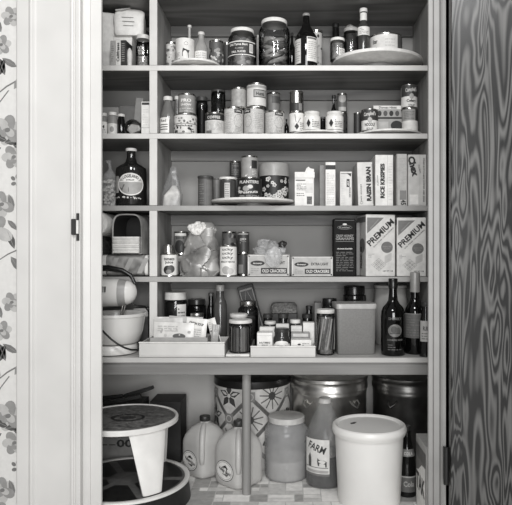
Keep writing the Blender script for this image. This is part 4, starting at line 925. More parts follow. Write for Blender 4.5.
for k in range(3): m.box(lx(104 + 2.2 * k), lx(105.1 + 2.2 * k), -.052, -.046, zc + .004, zc + .026, G(.12), .0005)
m.build('vent_slots', mbody)
m = MB(); m.tube([(lx(80), 0, lz(279)), (lx(84), 0, lz(272)), (lx(92), 0, lz(268)), (lx(108), 0, lz(267.5)), (lx(122), 0, lz(270)), (lx(131), 0, lz(275)), (lx(135), 0, lz(283))], [.009, .011, .012, .012, .010, .008, .006], G(.09, .3), 12); m.build('handle', mx)
for q in (-.016, .018):
    m = MB(); m.tube([(lx(124), q, lz(304)), (lx(121), q, lz(318)), (lx(118), q, lz(334))], .0032, TIN, 8)
    for k in range(4):
        a = PI / 2 * k + .4; c, s_ = math.cos(a) * .014, math.sin(a) * .014
        x0, z0 = lx(119.5), lz(325)
        m.tube([(x0, q, z0), (x0 + c - .001, q + s_, z0 - .012), (x0 + c - .004, q + s_, z0 - .026), (x0 - .006, q, z0 - .036)], .0018, TIN, 6)
    m.build('beater', mx)
def around(px): dx = lx(px) - lx(116); return -math.sqrt(max(.0009, (S(29.5, -.09) + .007) ** 2 - dx * dx))
m = MB(); m.tube([(lx(q), around(q), lz(v)) for q, v in ((90, 317.5), (96, 318), (102, 319.5), (108, 322.5), (114, 328), (120, 334), (126, 339), (132, 343), (137, 345.5))] + [(lx(143.5), -.045, lz(347.5)), (lx(145), .0, lz(349)), (lx(146), .045, lz(350.8))], .0036, G(.10, .4), 8); m.build('cord', mx)
m = MB(); m.tube([(lx(128), .02, lz(301)), (lx(132), .025, lz(305)), (lx(135.5), .06, lz(306.5)), (lx(139), .095, lz(308)), (lx(142), .110, lz(314)), (lx(143), .113, lz(330))], .0032, G(.12, .4), 8); m.build('speed_lead', mx)
bw = thing('mixing_bowl', 'wide white glass mixing bowl standing on the mixer base', 'bowl', (mxx + lx(116), -.09, B + .0405))
rb_, hb_ = S(29.5, -.09), lz(312) - .0405
m = MB(); m.lathe([(0, .001), (rb_ * .72, 0), (rb_ * .80, .008), (rb_ * .90, hb_ * .4), (rb_ * .96, hb_ * .8), (rb_ * .975, hb_ * .88), (rb_, hb_ * .9), (rb_, hb_ * .985), (rb_ * .985, hb_), (rb_ * .95, hb_ * .985), (rb_ * .92, hb_ * .85), (rb_ * .84, hb_ * .35), (rb_ * .72, .014), (0, .012)], G(.80, .2, 0, .02, 6), 56); tag(bw, bw['label'], 'bowl'); m.build('body', bw)
m = MB(); m.loft([(hb_ - .012, .03, .022, 2.4, rb_ * .5, .0), (hb_ + .016, .022, .018, 2.2, rb_ * .42, 0)], GW, 20) if 0 else None
carton(133.5, 148.3, 307, .10, .08, B, 'flat_top_carton', 'pale topped dark carton behind the mixing bowl', G(.30), lambda m, mp, w, h: m.rect(mp, -w * .5, w * .5, h * .78, h, G(.7), 1))

# trays
TRAY = G(.76, .4, 0, .03, 10)
def tray(x0, x1, ytop, Yf, d, name, label, wl=.0035, slope=.006):
    w = S(x1 - x0, Yf); h = Z(ytop, Yf) - B; t = thing(name, label, 'tray', (X((x0 + x1) / 2, Yf), Yf + d / 2, B), 0, 'white trays on the counter')
    m = MB(); m.box(-w / 2, w / 2, -d / 2, d / 2, 0, .004, TRAY, .001)
    m.build('bottom', t)
    for nm, a in (('wall', (-w / 2, w / 2, -d / 2, -d / 2 + wl)), ('wall', (-w / 2, w / 2, d / 2 - wl, d / 2)), ('wall', (-w / 2, -w / 2 + wl, -d / 2 + wl, d / 2 - wl)), ('wall', (w / 2 - wl, w / 2, -d / 2 + wl, d / 2 - wl))):
        m = MB(); m.box(*a, .0042, h, TRAY, .0012); m.build(nm, t)
    m = MB(); m.box(-w / 2 - .0015, w / 2 + .0015, -d / 2 - .0035, -d / 2 + wl + .0005, h + .0002, h + .006, G(.82, .4), .002, segs=2); m.build('rim', t)
    return h
tray(139, 224.5, 343, -.192, .184, 'tray', 'long white tray of seasoning packets at the left of the counter')
tray(250.5, 315.5, 347, -.194, .26, 'tray', 'white tray crowded with little spice boxes and bottles')
carton(225.8, 249.5, 351, -.185, .12, B, 'block', 'low white block under the lidded jar, between the two trays', G(.84), lambda m, mp, w, h: m.rect(mp, -w * .12, w * .12, h * .35, h * .6, G(.75), 1))
zb = Z(351, -.185 + .06) - B
# pouches in the left tray
def pouch(cx, cy, z, w, h, t_, tone, label, lean=-.18, rz=0, roll=0, deco=None, group='seasoning packets in the tray'):
    m = MB(); nx_, nz_ = 12, 10; vs = []; fs = []
    for sd in (-1, 1):
        for j in range(nz_ + 1):
            for i in range(nx_ + 1):
                a, b = i / nx_ * 2 - 1, j / nz_ * 2 - 1
                e = (1 - a ** 6) * (1 - b ** 6); wob = noise.noise(Vector((a * 2 + cx * 90, b * 2, sd + w * 40))) * .0028
                vs.append((a * w / 2, sd * (t_ / 2 * e + .0004) + wob, (b + 1) * h / 2 + wob * .6 * abs(a)))
    N = (nx_ + 1) * (nz_ + 1)
    for sd in range(2):
        for j in range(nz_):
            for i in range(nx_):
                q = sd * N + j * (nx_ + 1) + i; fs.append((q, q + 1, q + nx_ + 2, q + nx_ + 1))
    m.add(vs, fs, tone)
    if deco: deco(m, lambda u, v, hh: (u, -t_ / 2 - .0022 - hh, v), w, h)
    o = m.build('seasoning_packet', None, (cx, cy, z)); o.rotation_euler = (lean, roll, rz); tag(o, label, 'packet', group); return o
yb = -.150
ob = thing('packet_organizer', 'grey open box holding the packets inside the left tray', 'box', (X(180, -.14), -.130, B + .0042))
wO, hO = S(57, -.15) / 2, .064
m = MB(); m.box(-wO, wO, -.036, -.034, 0, hO, G(.60), .0006); m.box(-wO, wO, .07, .072, 0, hO, G(.60), .0006); m.box(-wO, -wO + .002, -.034, .07, 0, hO, G(.60), .0006); m.box(wO - .002, wO, -.034, .07, 0, hO, G(.60), .0006); m.box(-wO + .002, wO - .002, -.034, .07, 0, .002, G(.55), .0005); m.build('body', ob)
zz = B + .0095
def dp1(m, mp, w, h): m.blots(mp, -w * .4, w * .4, h * .3, h * .75, 10, [G(.62), G(.7)], .003, .007); m.ell(mp, w * .14, h * .55, w * .16, h * .09, G(.3), 2); lines(m, mp, -w * .4, w * .1, h * .68, h * .9, 3, G(.66))
def dp2(m, mp, w, h): m.text(mp, 'ONION SOUP', .0, h * .84, w * .7, h * .08, INK, 2, -.12); m.rect(mp, -w * .3, w * .3, h * .40, h * .70, G(.8), 1); lines(m, mp, -w * .25, w * .25, h * .42, h * .68, 4, G(.6))
def dp3(m, mp, w, h): lines(m, mp, -w * .4, w * .4, h * .3, h * .9, 6, G(.62)); m.rect(mp, -w * .4, w * .4, h * .78, h * .84, G(.5), 2)
def pz(py, y, lean=0): return Z(py, y) - zz
pouch(X(173.5, -.14), -.150, zz, S(40, -.14), pz(322, -.15), .009, G(.80, .3), 'widest pale packet with a dark food picture, front of the left tray', -.08, 0, .03, dp1)
pouch(X(169, -.13), -.128, zz, S(30, -.13), pz(318, -.13), .007, G(.74, .3), 'pale packet standing behind the widest packet with picture', -.05, 0, -.05, dp3)
pouch(X(193.5, -.14), -.136, zz + .004, S(21, -.14), pz(319, -.14), .008, G(.86, .3), 'white packet with a dark heading at the right of the grey organizer', -.08, -.05, .10, dp2)
pouch(X(184, -.12), -.115, zz + .004, S(34, -.12), pz(317, -.11), .007, G(.66, .4), 'greyish packet far behind the white packet with heading', -.05, .03, .05, dp3)
pouch(X(163, -.11), -.100, zz, S(16, -.12), pz(316.5, -.10), .007, G(.84, .4), 'pale packet at the back left of the grey organizer', -.05, 0, -.02, dp3)
pouch(X(213.5, -.14), -.145, B + .0045, S(7.5, -.14), Z(323.5, -.14) - B - .006, .007, G(.60, .3), 'narrow grey packet standing upright right of the grey organizer', -.03, .1, .10, lambda m, mp, w, h: m.ring(mp, 0, h * .8, w * .2, w * .2, .001, INKM, 2, 12))
pouch(X(219.5, -.14), -.142, B + .0045 + .008, S(9, -.14), Z(315.5, -.14) - B - .018, .006, G(.86, .35), 'white packet tilted sideways at the right end of the left tray', -.05, -.25, -.30, lambda m, mp, w, h: (m.rect(mp, -w * .35, w * .35, h * .62, h * .66, INKM, 1), lines(m, mp, -w * .3, w * .35, h * .7, h * .92, 4, G(.7)), m.rect(mp, -w * .5, w * .5, 0, h * .45, G(.3), 1)))
# jars behind the left tray
jar(164.5, 187, 291, .10, B, 'preserve_jar', 'dark jar of preserve with a white lid and a white label turned right', glass(.7, 1.1, .4, 'jar_glass'), OFF, G(.30, .4), .97, .93, .84, .14, lbl(.25, .78, .30, 1.25, PALE, INKM, 7))
jar(187.5, 206, 298, .20, B, 'dark_jar', 'squat dark jar with a dark lid far back behind the packets', DARKGLASS, G(.2, .3), None, .5, .9, .84, .12)
jar(190, 204, 312, .08, B, 'preserve_jar', 'small jar with a shiny lid just behind the packet organizer', GREY_GLASS, brushed(.8, .3), G(.3), .9, .92, .82, .14)
bottle(207, 215, 292, .20, B, 'dark_bottle', 'dark bottle at the back between the squat jar and the capped bottle', DARKGLASS, G(.35, .3), [(1, 0), (1, .6), (.8, .72), (.6, .78), (.6, .95)], .07)
bottle(213.5, 227, 284, .09, B, 'syrup_bottle', 'dark bottle with a pale cap standing behind the lidded jar', G(.30, .15), G(.66, .3), [(1, 0), (1, .66), (.9, .72), (.62, .78), (.58, .82), (.58, .95)], .10, None, capr=.62)
# jar on the block
def vanilla(c, rc, h):
    for k in range(7): c.tube([(rc * math.cos(-PI + .3 + k * .42), rc * math.sin(-PI + .3 + k * .42), h * .06), (rc * math.cos(-PI + .36 + k * .4), rc * math.sin(-PI + .36 + k * .4), h * .8)], .0035, G((.22, .5, .3)[k % 3], .3), 6)
jar(229, 252, 318, -.135, B + zb + .0005, 'lidded_jar', 'glass jar of dark pods with a wide white lid on the low block', CLEAR, OFF, G(.42), .9, .98, .85, .10, None, cmat2=vanilla, core=.85)
jar(230, 247.5, 312.5, -.03, B, 'lidded_jar', 'jar with a plain white lid peeking out behind the jar of dark pods', CLEAR, OFF, G(.4), .9, .98, .85, .10)
jar(238, 258.5, 300, .045, B, 'lidded_jar', 'glass jar with a shiny metal lid behind the white lidded jars', GREY_GLASS, brushed(.7, .22), G(.36, .5, 0, .3, 70), .85, .80, .82, .10)
def cardd(m, mp, w, h): m.ring(mp, 0, h * .5, w * .44, h * .46, .003, G(.6), 2, 4); m.rect(mp, -w * .42, w * .42, h * .06, h * .09, G(.6), 2); m.rect(mp, -w * .42, w * .42, h * .91, h * .94, G(.6), 2); m.rect(mp, -w * .42, -w * .38, h * .06, h * .94, G(.6), 2); m.rect(mp, w * .38, w * .42, h * .06, h * .94, G(.6), 2); lines(m, mp, -w * .25, w * .25, h * .25, h * .75, 5, G(.5), 3)
z_, oc = carton(252, 268, 283, .205, .018, B, 'bordered_card', 'dark card with a pale border leaning back right of the metal lidded jar', G(.22), cardd, tilt=-.28)
oc.rotation_euler.x = -.1
# spice tray contents
SG = 'spice boxes and bottles in the tray'
sb = B + .0046
def sp_box(x0, x1, yt, Y, d, label, tone, deco=None): return carton(x0, x1, yt, Y, d, sb, 'spice_box', label, tone, deco, SG)
def nut(m, mp, w, h): m.text(mp, 'NUTMEG', 0, h * .55, w * .7, h * .08, INK, 2); m.text(mp, 'SPICE', 0, h * .44, w * .4, h * .06, INKM, 2); m.rect(mp, -w * .5, w * .5, h * .86, h * .875, G(.7), 1)
def sp_bot(x0, x1, yt, Y, label, body, capm, deco=None, caph=.2): return bottle(x0, x1, yt, Y, sb, 'spice_bottle', label, body, capm, [(.95, 0), (1, .03), (1, .62), (.9, .68), (.84, .72), (.84, .95)], caph, deco, SG, capr=.92)
sp_box(257, 272.5, 331.5, -.172, .04, 'white spice tin box with small lettering, front left of the spice tray', WHITE, nut)
def arch_l(m, mp, r, h): m.rect(mp, -r * 1.3, r * 1.3, h * .1, h * .42, PALE, 1); m.ell(mp, 0, h * .42, r * .9, h * .13, PALE, 1.5); m.text(mp, 'VANILLA', 0, h * .36, r * 1.2, h * .06, INKM, 3); lines(m, mp, -r * .8, r * .8, h * .14, h * .3, 3, G(.6))
sp_bot(273.5, 290, 327, -.145, 'dark spice bottle with an arched white label, front middle of the spice tray', G(.2, .15), G(.2, .35), arch_l, .14)
sp_box(291, 311.5, 338.5, -.175, .045, 'low white spice box, front right of the spice tray', WHITE, lambda m, mp, w, h: (m.ell(mp, -w * .1, h * .7, w * .08, h * .06, INK, 2), lines(m, mp, w * .05, w * .4, h * .6, h * .8, 2, INKM)))
sp_box(259.5, 275, 326, -.118, .035, 'white spice box right behind the small lettered white box', OFF, nut)
sp_box(291, 310, 331.5, -.120, .04, 'glossy grey spice box behind the low white box', G(.5, .25), lambda m, mp, w, h: m.rect(mp, -w * .4, w * .4, h * .8, h * .95, G(.75), 1))
sp_box(276, 289, 323, -.105, .02, 'pale spice box behind the arched label bottle', G(.78), None)
sp_box(291, 302, 325, -.07, .035, 'white spice box at middle right of the spice tray', OFF, nut)
sp_box(303, 314.5, 321.5, -.07, .04, 'white spice box at the far right corner of the spice tray', WHITE, None)
sp_bot(264, 276.5, 320, -.055, 'spice bottle with a pale lid at the middle left of the spice tray', GREY_GLASS, G(.8), None, .1)
sp_bot(277.5, 289, 312.5, -.045, 'tall dark spice bottle at the middle of the spice tray', DARKGLASS, G(.2), None, .12)
sp_bot(289.5, 301, 318.5, -.015, 'spice bottle with a white lid behind the middle right boxes', GREY_GLASS, WHITE, None, .12)
sp_bot(301.5, 313, 313, .02, 'dark spice bottle with a dark lid at the back right of the tray', DARKGLASS, G(.16), None, .12)
sp_bot(262.5, 273, 313, .015, 'dark spice bottle with a dark lid at the back left of the tray', DARKGLASS, G(.2), None, .12)
# behind the spice tray
sk = thing('sponge_pack', 'grey textured pack lying behind the spice tray', 'pack', (X(284, .2), .2, B))
m = MB(); m.box(-S(13.5, .2), S(13.5, .2), -.03, .03, .0, .125, G(.24), .004); m.build('box', sk)
m = MB(); m.loft(secs_lerp([(.1255, S(13, .2), .028, 4, 0, 0), (.155, S(13, .2), .028, 4, 0, 0), (.168, S(11, .2), .02, 3, 0, 0)], 8), G(.46, .8, 0, .25, 120, .6), 40, bag_disp(.004, 60, 3)); m.build('filling', sk)
bottle(305.5, 312.5, 305, .14, B, 'dark_bottle', 'slim dark bottle behind the right corner of the spice tray', DARKGLASS, G(.14), [(1, 0), (1, .8), (.8, .86), (.8, .95)], .1)
# right group
def swirl(c, rc, h):
    for k in range(6):
        a0 = -PI + .2 + k * .5; c.tube([(rc * math.cos(a0 + q * .12), rc * math.sin(a0 + q * .12), h * (.12 + .68 * q / 5)) for q in range(6)], .004, G((.3, .55)[k % 2], .4), 6)
jar(316.5, 334.5, 308, -.125, B, 'tall_jar', 'tall glass jar of dark noodles with a white lid left of the grey bin', CLEAR, G(.78), G(.48, .5, 0, .3, 60), .95, .98, .88, .085, None, cmat2=swirl, core=.88)
jar(322, 337, 297.5, .06, B, 'dark_jar', 'dark jar with a black lid behind the tall jar of noodles', GREY_GLASS, G(.10, .3), G(.3), .9, .92, .84, .15)
carton(314.5, 322, 301.5, .17, .05, B, 'box', 'pale grey box standing behind the tall jar of noodles', G(.55))
jar(342.5, 366, 285, .10, B, 'dark_jar', 'black jar with a broad black lid behind the grey canister bin', DARKGLASS, G(.10, .25), None, .5, .86, .84, .14)
wB, hBn = S(41.5, -.15), Z(303, -.15 + .03) - B
bn = thing('storage_bin', 'tall square grey plastic bin with a lighter lid on the counter', 'bin', (X(356, -.15), -.075, B), .07)
m = MB(); m.loft([(0, wB * .455, .058, 12, 0, 0), (.004, wB * .462, .060, 12, 0, 0), (hBn * .9, wB * .49, .065, 12, 0, 0)], G(.45, .4, 0, .05, 200), 64); m.build('body', bn)
m = MB(); m.loft([(hBn * .9 + .0005, wB * .5, .067, 12, 0, 0), (hBn - .004, wB * .505, .068, 12, 0, 0), (hBn, wB * .495, .066, 12, 0, 0)], G(.62, .35), 64); m.build('lid', bn)
cx, r, h = dims(374, 407, 284, .13, B); ck = thing('crock', 'tall pale crock with a rolled rim behind the sherry bottle', 'crock', (cx, .13, B))
m = MB(); m.lathe([(r * .86, 0), (r * .93, .01), (r, h * .35), (r, h * .75), (r * .93, h * .9), (r * .9, h * .94), (r * .97, h * .96), (r * .97, h), (r * .86, h), (r * .86, h * .93), (0, h * .9)], G(.66, .35, 0, .03, 5), 40); m.build('body', ck)
def sherry(m, mp, r, h):
    gl = G(.40, .4)
    m.text(mp, 'SHERRY', 0, h * .485, r * 1.1, h * .035, G(.34), 2); m.ell(mp, 0, h * .33, r * .58, h * .082, gl, 1, n=24); m.ell(mp, -.1 * r, h * .345, r * .25, h * .045, G(.25), 2); m.ell(mp, .25 * r, h * .33, r * .2, h * .04, G(.3), 2.3); m.rect(mp, -r * .45, r * .45, h * .29, h * .30, G(.2), 2.6)
    m.text(mp, 'COOKING WINE', 0, h * .21, r * 1.3, h * .025, gl, 2); lines(m, mp, -r * .6, r * .6, h * .07, h * .16, 3, G(.3))
bottle(381, 405, 277.5, -.13, B, 'wine_bottle', 'black sherry bottle with sloping shoulders and a round emblem', G(.06, .06), G(.09, .3), [(.94, 0), (1, .015), (1, .50), (.97, .56), (.84, .62), (.55, .67), (.40, .71), (.34, .80), (.32, .96)], .13, sherry, capr=.38)
def winel(m, mp, r, h): m.rect(mp, -r * 1.35, r * .55, h * .20, h * .50, G(.36, .6), 1); lines(m, mp, -r * 1.1, r * .4, h * .22, h * .47, 8, G(.42)); m.rect(mp, -r * 1.35, r * .55, h * .49, h * .5, G(.5), 2); m.ell(cyl(r * .42), r * -.05, h * .63, r * .3, h * .028, G(.7), 2)
bottle(404.5, 425.5, 271.5, -.10, B, 'wine_bottle', 'dark wine bottle with a pale foil neck beside the right frame', G(.07, .06), G(.62, .35, .3), [(.94, 0), (1, .015), (1, .50), (.95, .55), (.75, .60), (.46, .66), (.42, .70), (.40, .96)], .245, winel, capr=.47)
bottle(419.5, 432, 301, -.168, B, 'small_bottle', 'small bottle with a pale label half hidden by the right frame', DARKGLASS, G(.2), [(1, 0), (1, .62), (.8, .72), (.6, .95)], .08, lambda m, mp, r, h: (m.rect(mp, -r * 1.2, r * 1.2, h * .28, h * .66, G(.66), 1), m.text(mp, 'RUM', -r * .2, h * .52, r * .9, h * .08, INK, 2), lines(m, mp, -r * .9, r * .9, h * .31, h * .45, 3, INKM)))
# ============================================================ under the counter
Z0 = .0012
# --- step stool
st = thing('step_stool', 'round white step stool with dark tread, at the lower left', 'stool', (X(126, -.19), -.19, Z0))
WP = G(.86, .35, 0, .04, 12); TREAD = G(.34, .5, 0, .35, 55, .5)
R1, H1, R2, H2 = .190, .303, .232, .078
m = MB(); m.lathe([(R1 - .012, H1 - .020), (R1 - .004, H1 - .020), (R1, H1 - .017), (R1, H1 - .004), (R1 - .003, H1), (R1 - .009, H1), (R1 - .010, H1 - .003), (R1 - .012, H1 - .02)], WP, 64, cap=False); m.build('rim', st)
m = MB(); m.lathe([(0, H1 - .018), (R1 - .0125, H1 - .018), (R1 - .0125, H1 - .004), (R1 - .02, H1 - .002), (0, H1 - .002)], TREAD, 56)
mp = top_map(H1 - .0018); m.ring(mp, .01, -.01, .062, .05, .012, G(.16), 1, 36); m.ell(mp, .01, -.01, .03, .02, G(.2), 1)
m.poly(mp, [(-.17, -.02), (-.05, -.10), (-.03, -.05), (-.10, .03), (-.16, .05)], G(.42, .5), 1.5); m.blots(mp, -.1, .1, -.14, .14, 18, [G(.6), G(.5)], .001, .003)
m.build('tread', st)
m = MB(); m.lathe([(R2 - .018, H2 - .012), (R2 - .004, H2 - .012), (R2, H2 - .009), (R2, H2 - .002), (R2 - .004, H2), (R2 - .015, H2), (R2 - .018, H2 - .002), (R2 - .018, H2 - .012)], WP, 72, cap=False); m.build('step_rim', st)
m = MB(); m.lathe([(R2 + .004, 0), (R2 - .005, H2 - .0125), (R2 - .03, H2 - .0125), (R2 - .02, 0), (R2 + .004, 0)], G(.10, .4), 64, cap=False); m.build('skirt', st)
m = MB(); m.lathe([(0, H2 - .011), (R2 - .0185, H2 - .011), (R2 - .0185, H2 - .004), (0, H2 - .004)], G(.38, .5, 0, .1), 56)
mp = top_map(H2 - .0038)
for k in range(6):
    a0, a1 = k * PI / 3 + .08, (k + 1) * PI / 3 - .08
    pts = [(.205 * math.cos(a0 + (a1 - a0) * q / 8), .205 * math.sin(a0 + (a1 - a0) * q / 8)) for q in range(9)] + [(.07 * math.cos(a1 - .1), .07 * math.sin(a1 - .1)), (.07 * math.cos(a0 + .1), .07 * math.sin(a0 + .1))]
    m.poly(mp, pts, G(.14, .4, 0, .2, 60), 1)
m.build('step_tread', st)
for deg in (-49, 66, 170):
    a = math.radians(deg); c, s_ = math.cos(a), math.sin(a); vs = []; fs = []
    n = 8
    for j in range(7):
        t_ = j / 6; z = H2 + .0005 + (H1 - .021 - H2) * t_; hw = .036 + .037 * t_; rad = .208 - .024 * t_
        for d_ in (0, -.014):
            for i in range(n + 1):
                u = -1 + 2 * i / n; ang = a + u * hw / rad; rr_ = rad + d_ - (.004 if abs(u) > .99 else 0)
                vs.append((rr_ * math.cos(ang), rr_ * math.sin(ang), z))
    w_ = n + 1
    for j in range(6):
        for i in range(n):
            p = j * 2 * w_ + i; q = p + 2 * w_
            fs += [(p, p + 1, q + 1, q), (p + w_, q + w_, q + w_ + 1, p + w_ + 1)]
        for e in (0, n): p = j * 2 * w_ + e; q = p + 2 * w_; fs.append((p, q, q + w_, p + w_))
    for j in (0, 6):
        for i in range(n): p = j * 2 * w_ + i; fs.append((p, p + 1, p + w_ + 1, p + w_))
    m = MB(); m.add(vs, fs, WP); m.build('leg', st)
# --- cartons behind the stool
def zeros(m, mp, w, h):
    g = G(.20, .6)
    m.rect(mp, -w * .5, w * .5, 0, h * .62, G(.56, .6), 1)
    m.text(mp, '00', w * .27, h * .44, w * .26, h * .12, g, 3, bold=.03); lines(m, mp, -w * .4, w * .12, h * .40, h * .47, 2, g); m.text(mp, 'ALL PURPOSE', -w * .05, h * .54, w * .6, h * .04, g, 3)
wq = S(62, .075); cq = thing('packing_carton', 'dark carton with open flaps and big zeros behind the step stool', 'carton', (X(108, .075), .165, Z0))
hq = Z(406, .075) - Z0
m = MB(); m.box(-wq / 2, wq / 2, -.09, .09, 0, hq, G(.17, .6), .002); zeros(m, front(.18), wq, hq); m.build('body', cq)
for x0, x1, z0, z1, y in ((-.05, .13, .006, .042, -.07), (-.13, .04, .004, .030, -.02), (0, .155, .004, .052, .05)):
    m = MB(); m.prism([(x0, hq + .0006), (x0 + .05, hq + .0006), (x1, hq + z1 - .012), (x1 - .004, hq + z1), (x0 + .03, hq + .016)], y, y + .022, G(.13, .5)); m.build('flap', cq)
carton(150, 181, 397, .19, .14, Z0, 'packing_carton', 'plain dark upright carton between the step stool and the left milk jug', G(.19, .6))
# --- plastic jugs
JUG = G(.72, .42, 0, .03, 9, 0, 'milky_plastic')
nt = JUG.node_tree; JUG.node_tree.nodes['Principled BSDF'].inputs['Subsurface Weight'].default_value = .25
JUG.node_tree.nodes['Principled BSDF'].inputs['Subsurface Radius'].default_value = (.02, .02, .02)
def milk(px, Y, pcap, label, rz):
    t = thing('plastic_jug', label, 'jug', (X(px, Y), Y, Z0), rz, 'milk jugs')
    h = Z(pcap, Y) - Z0; k = .074; R45 = Matrix.Rotation(PI / 4, 4, 'Z')
    secs = [(0, k * .80, k * .80, 5), (.004, k * .9, k * .9, 5), (.014, k * .985, k * .985, 5), (.03, k, k, 5), (h * .54, k, k, 5), (h * .60, k * .985, k * .985, 4.6), (h * .67, k * .93, k * .93, 4), (h * .74, k * .82, k * .82, 3.4), (h * .81, k * .66, k * .66, 2.8), (h * .86, k * .46, k * .46, 2.3), (h * .885, .021, .021, 2), (h * .91, .0185, .0185, 2), (h * .93, .0185, .0185, 2)]
    m = MB(); m.loft(secs, JUG, 56, M=R45); m.build('body', t)
    m = MB(); m.tube([(0, -.022, h * .87), (0, -.045, h * .845), (0, -.070, h * .76), (0, -.083, h * .66), (0, -.0885, h * .52), (0, -.0895, h * .38), (0, -.083, h * .28), (0, -.066, h * .22)], [.010, .011, .012, .012, .012, .012, .011, .008], JUG, 12); m.build('handle', t)
    m = MB(); m.lathe([(.0205, h * .915), (.022, h * .925), (.022, h * .99), (.0205, h), (0, h)], G(.20, .4), 28); m.build('cap', t)
    mp = lambda u, v, hh: tuple(R45 @ Vector((-(k + hh + .0003), -u, v)))
    m = MB(); u0, v0 = -.002, .066
    m.ell(mp, u0, v0, .049, .040, INK, 1, n=28); m.ell(mp, u0, v0, .0465, .0375, PALE, 2, n=28); m.ring(mp, u0, v0, .042, .034, .0015, INKM, 3)
    m.text(mp, 'Valley Gold', u0, v0 - .002, .070, .015, INK, 4, -.25, .03); m.poly(mp, [(u0 - .018, v0 + .01), (u0 + .005, v0 + .022), (u0 + .02, v0 + .008), (u0 + .002, v0 + .011)], INK, 3); m.poly(mp, [(u0 - .015, v0 - .012), (u0 + .012, v0 - .022), (u0 + .022, v0 - .012)], INKM, 3); m.blots(mp, u0 - .02, u0 + .02, v0 - .018, v0 + .018, 8, [G(.5), INK], .002, .004, 3)
    m.build('sticker', t)
milk(205, .075, 415, 'milky plastic jug with round sticker, standing back beside the dark carton', 0)
milk(239, -.035, 420, 'milky plastic jug with round sticker, standing forward against the post', .06)
# --- patterned canister
cx, r, h = dims(214.5, 290.5, 378, .25, Z0); h = Z(377, .25 - r * .5) - Z0
pc = thing('patterned_canister', 'large canister with a flower tile pattern and dark lid behind the post', 'canister', (cx, .25, Z0))
m = MB(); m.lathe([(r * .94, 0), (r * .99, .004), (r * .99, h - .034), (0, h - .034)], OFF, 72)
mp = cyl(r * .99); g1, g2, g3 = G(.55), G(.40), G(.28); P = .19; va = h - .19
def strip(a, b, wd, mat, hh):
    du, dv = b[0] - a[0], b[1] - a[1]; L_ = math.hypot(du, dv); nx_, nv_ = -dv / L_ * wd, du / L_ * wd; n = 12
    vs = []
    for i in range(n + 1):
        u, v = a[0] + du * i / n, a[1] + dv * i / n; vs += [mp(u + nx_, v + nv_, hh * .0004), mp(u - nx_, v - nv_, hh * .0004)]
    m.add(vs, [(2 * i, 2 * i + 2, 2 * i + 3, 2 * i + 1) for i in range(n)], mat)
def flower(u, v, kind):
    K = 1.4
    if kind == 0:
        for k in range(5):
            a = PI * (.1 + .2 * k); strip((u, v - .012 * K), (u + .030 * K * math.cos(a), v - .012 * K + .032 * K * math.sin(a)), .0065 * K, g3, 2)
        strip((u, v - .03 * K), (u, v), .002 * K, g2, 2.5)
    elif kind == 1:
        for k in range(5):
            a = PI / 2 + k * 2 * PI / 5; c, s_ = K * math.cos(a), K * math.sin(a)
            m.poly(mp, [(u, v), (u + .018 * c - .010 * s_, v + .018 * s_ + .010 * c), (u + .040 * c, v + .040 * s_), (u + .018 * c + .010 * s_, v + .018 * s_ - .010 * c)], g3, 3 + .05 * k)
        m.ell(mp, u, v, .006 * K, .006 * K, OFF, 5, n=8)
    else:
        for k in range(11):
            a = 2 * PI * k / 11 + .2; strip((u + .006 * K * math.cos(a), v + .006 * K * math.sin(a)), (u + .040 * K * math.cos(a), v + .040 * K * math.sin(a)), .0018 * K, g2, 2)
        m.ell(mp, u, v, .012 * K, .012 * K, g3, 3, n=12)
q = 0
for j in range(-2, 3):
    for i in range(-4, 5):
        u, v = i * P / 2, va + j * P / 2 + .03
        if v < .03 or v > h - .05 + .02: continue
        if (i + j) % 2 == 0:
            if v < h - .06: flower(u, v, (i * 2 + j + 8) % 3)
        elif v < h - .055:
            m.rect(mp, u - .021, u + .021, v - .021, v + .021, g1, 2); m.ring(mp, u, v, .015, .015, .004, G(.75), 3, 12)
            for a, b in ((1, 1), (-1, 1)):
                e = P / 2 - .014
                if v + e < h - .036: strip((u + a * .014, v + .014), (u + a * e, v + e), .008, g1, 1)
                if v - e > .005: strip((u + a * .014, v - .014), (u + a * e, v - e), .008, g1, 1)
m.build('body', pc)
m = MB(); m.lathe([(0, h - .0335), (r, h - .0335), (r * 1.012, h - .030), (r * 1.0, h - .004), (r * .96, h), (0, h)], G(.14, .35), 64); m.build('lid', pc)
# --- tins
def lard(x0, x1, label, g, rough):
    cx, r, h = dims(x0, x1, 378, .25, Z0); h = Z(376.5, .25 - r * .5) - Z0
    T_ = brushed(g, rough); t = thing('storage_tin', label, 'tin', (cx, .25, Z0), 0, 'large metal tins')
    m = MB(); m.lathe([(r * .97, .0), (r * .985, .004), (r * .965, .012), (r * .965, h * .80), (r * .975, h * .815), (r * .965, h * .83), (r * .965, h - .056)], T_, 72, cap=True); m.build('body', t)
    m = MB(); m.lathe([(r * .968, h - .0555), (r, h - .055), (r * 1.0, h - .038), (r * .985, h - .034), (r * .985, h - .018), (r, h - .014), (r * .995, h - .002), (r * .97, h), (r * .93, h - .004), (0, h - .006)], T_, 72); m.build('lid', t)
    for sgn in (-1, 1):
        a = -PI / 2 + sgn * .62
        m = MB(); c, s_ = math.cos(a), math.sin(a); q = [(r * .968 * math.cos(a + d), r * .968 * math.sin(a + d)) for d in (-.12, .12)]
        m.tube([(q[0][0], q[0][1], h * .76), (q[0][0] * 1.02 + c * .008, q[0][1] * 1.02 + s_ * .008, h * .73), (c * (r + .016), s_ * (r + .016), h * .69), (q[1][0] * 1.02 + c * .008, q[1][1] * 1.02 + s_ * .008, h * .73), (q[1][0], q[1][1], h * .76)], .003, T_, 8); m.build('handle', t)
lard(291, 367.5, 'large shiny metal tin behind the grain jar and the half full jug', .84, .33)
lard(372, 443, 'large dark metal tin behind the white bucket', .44, .36)
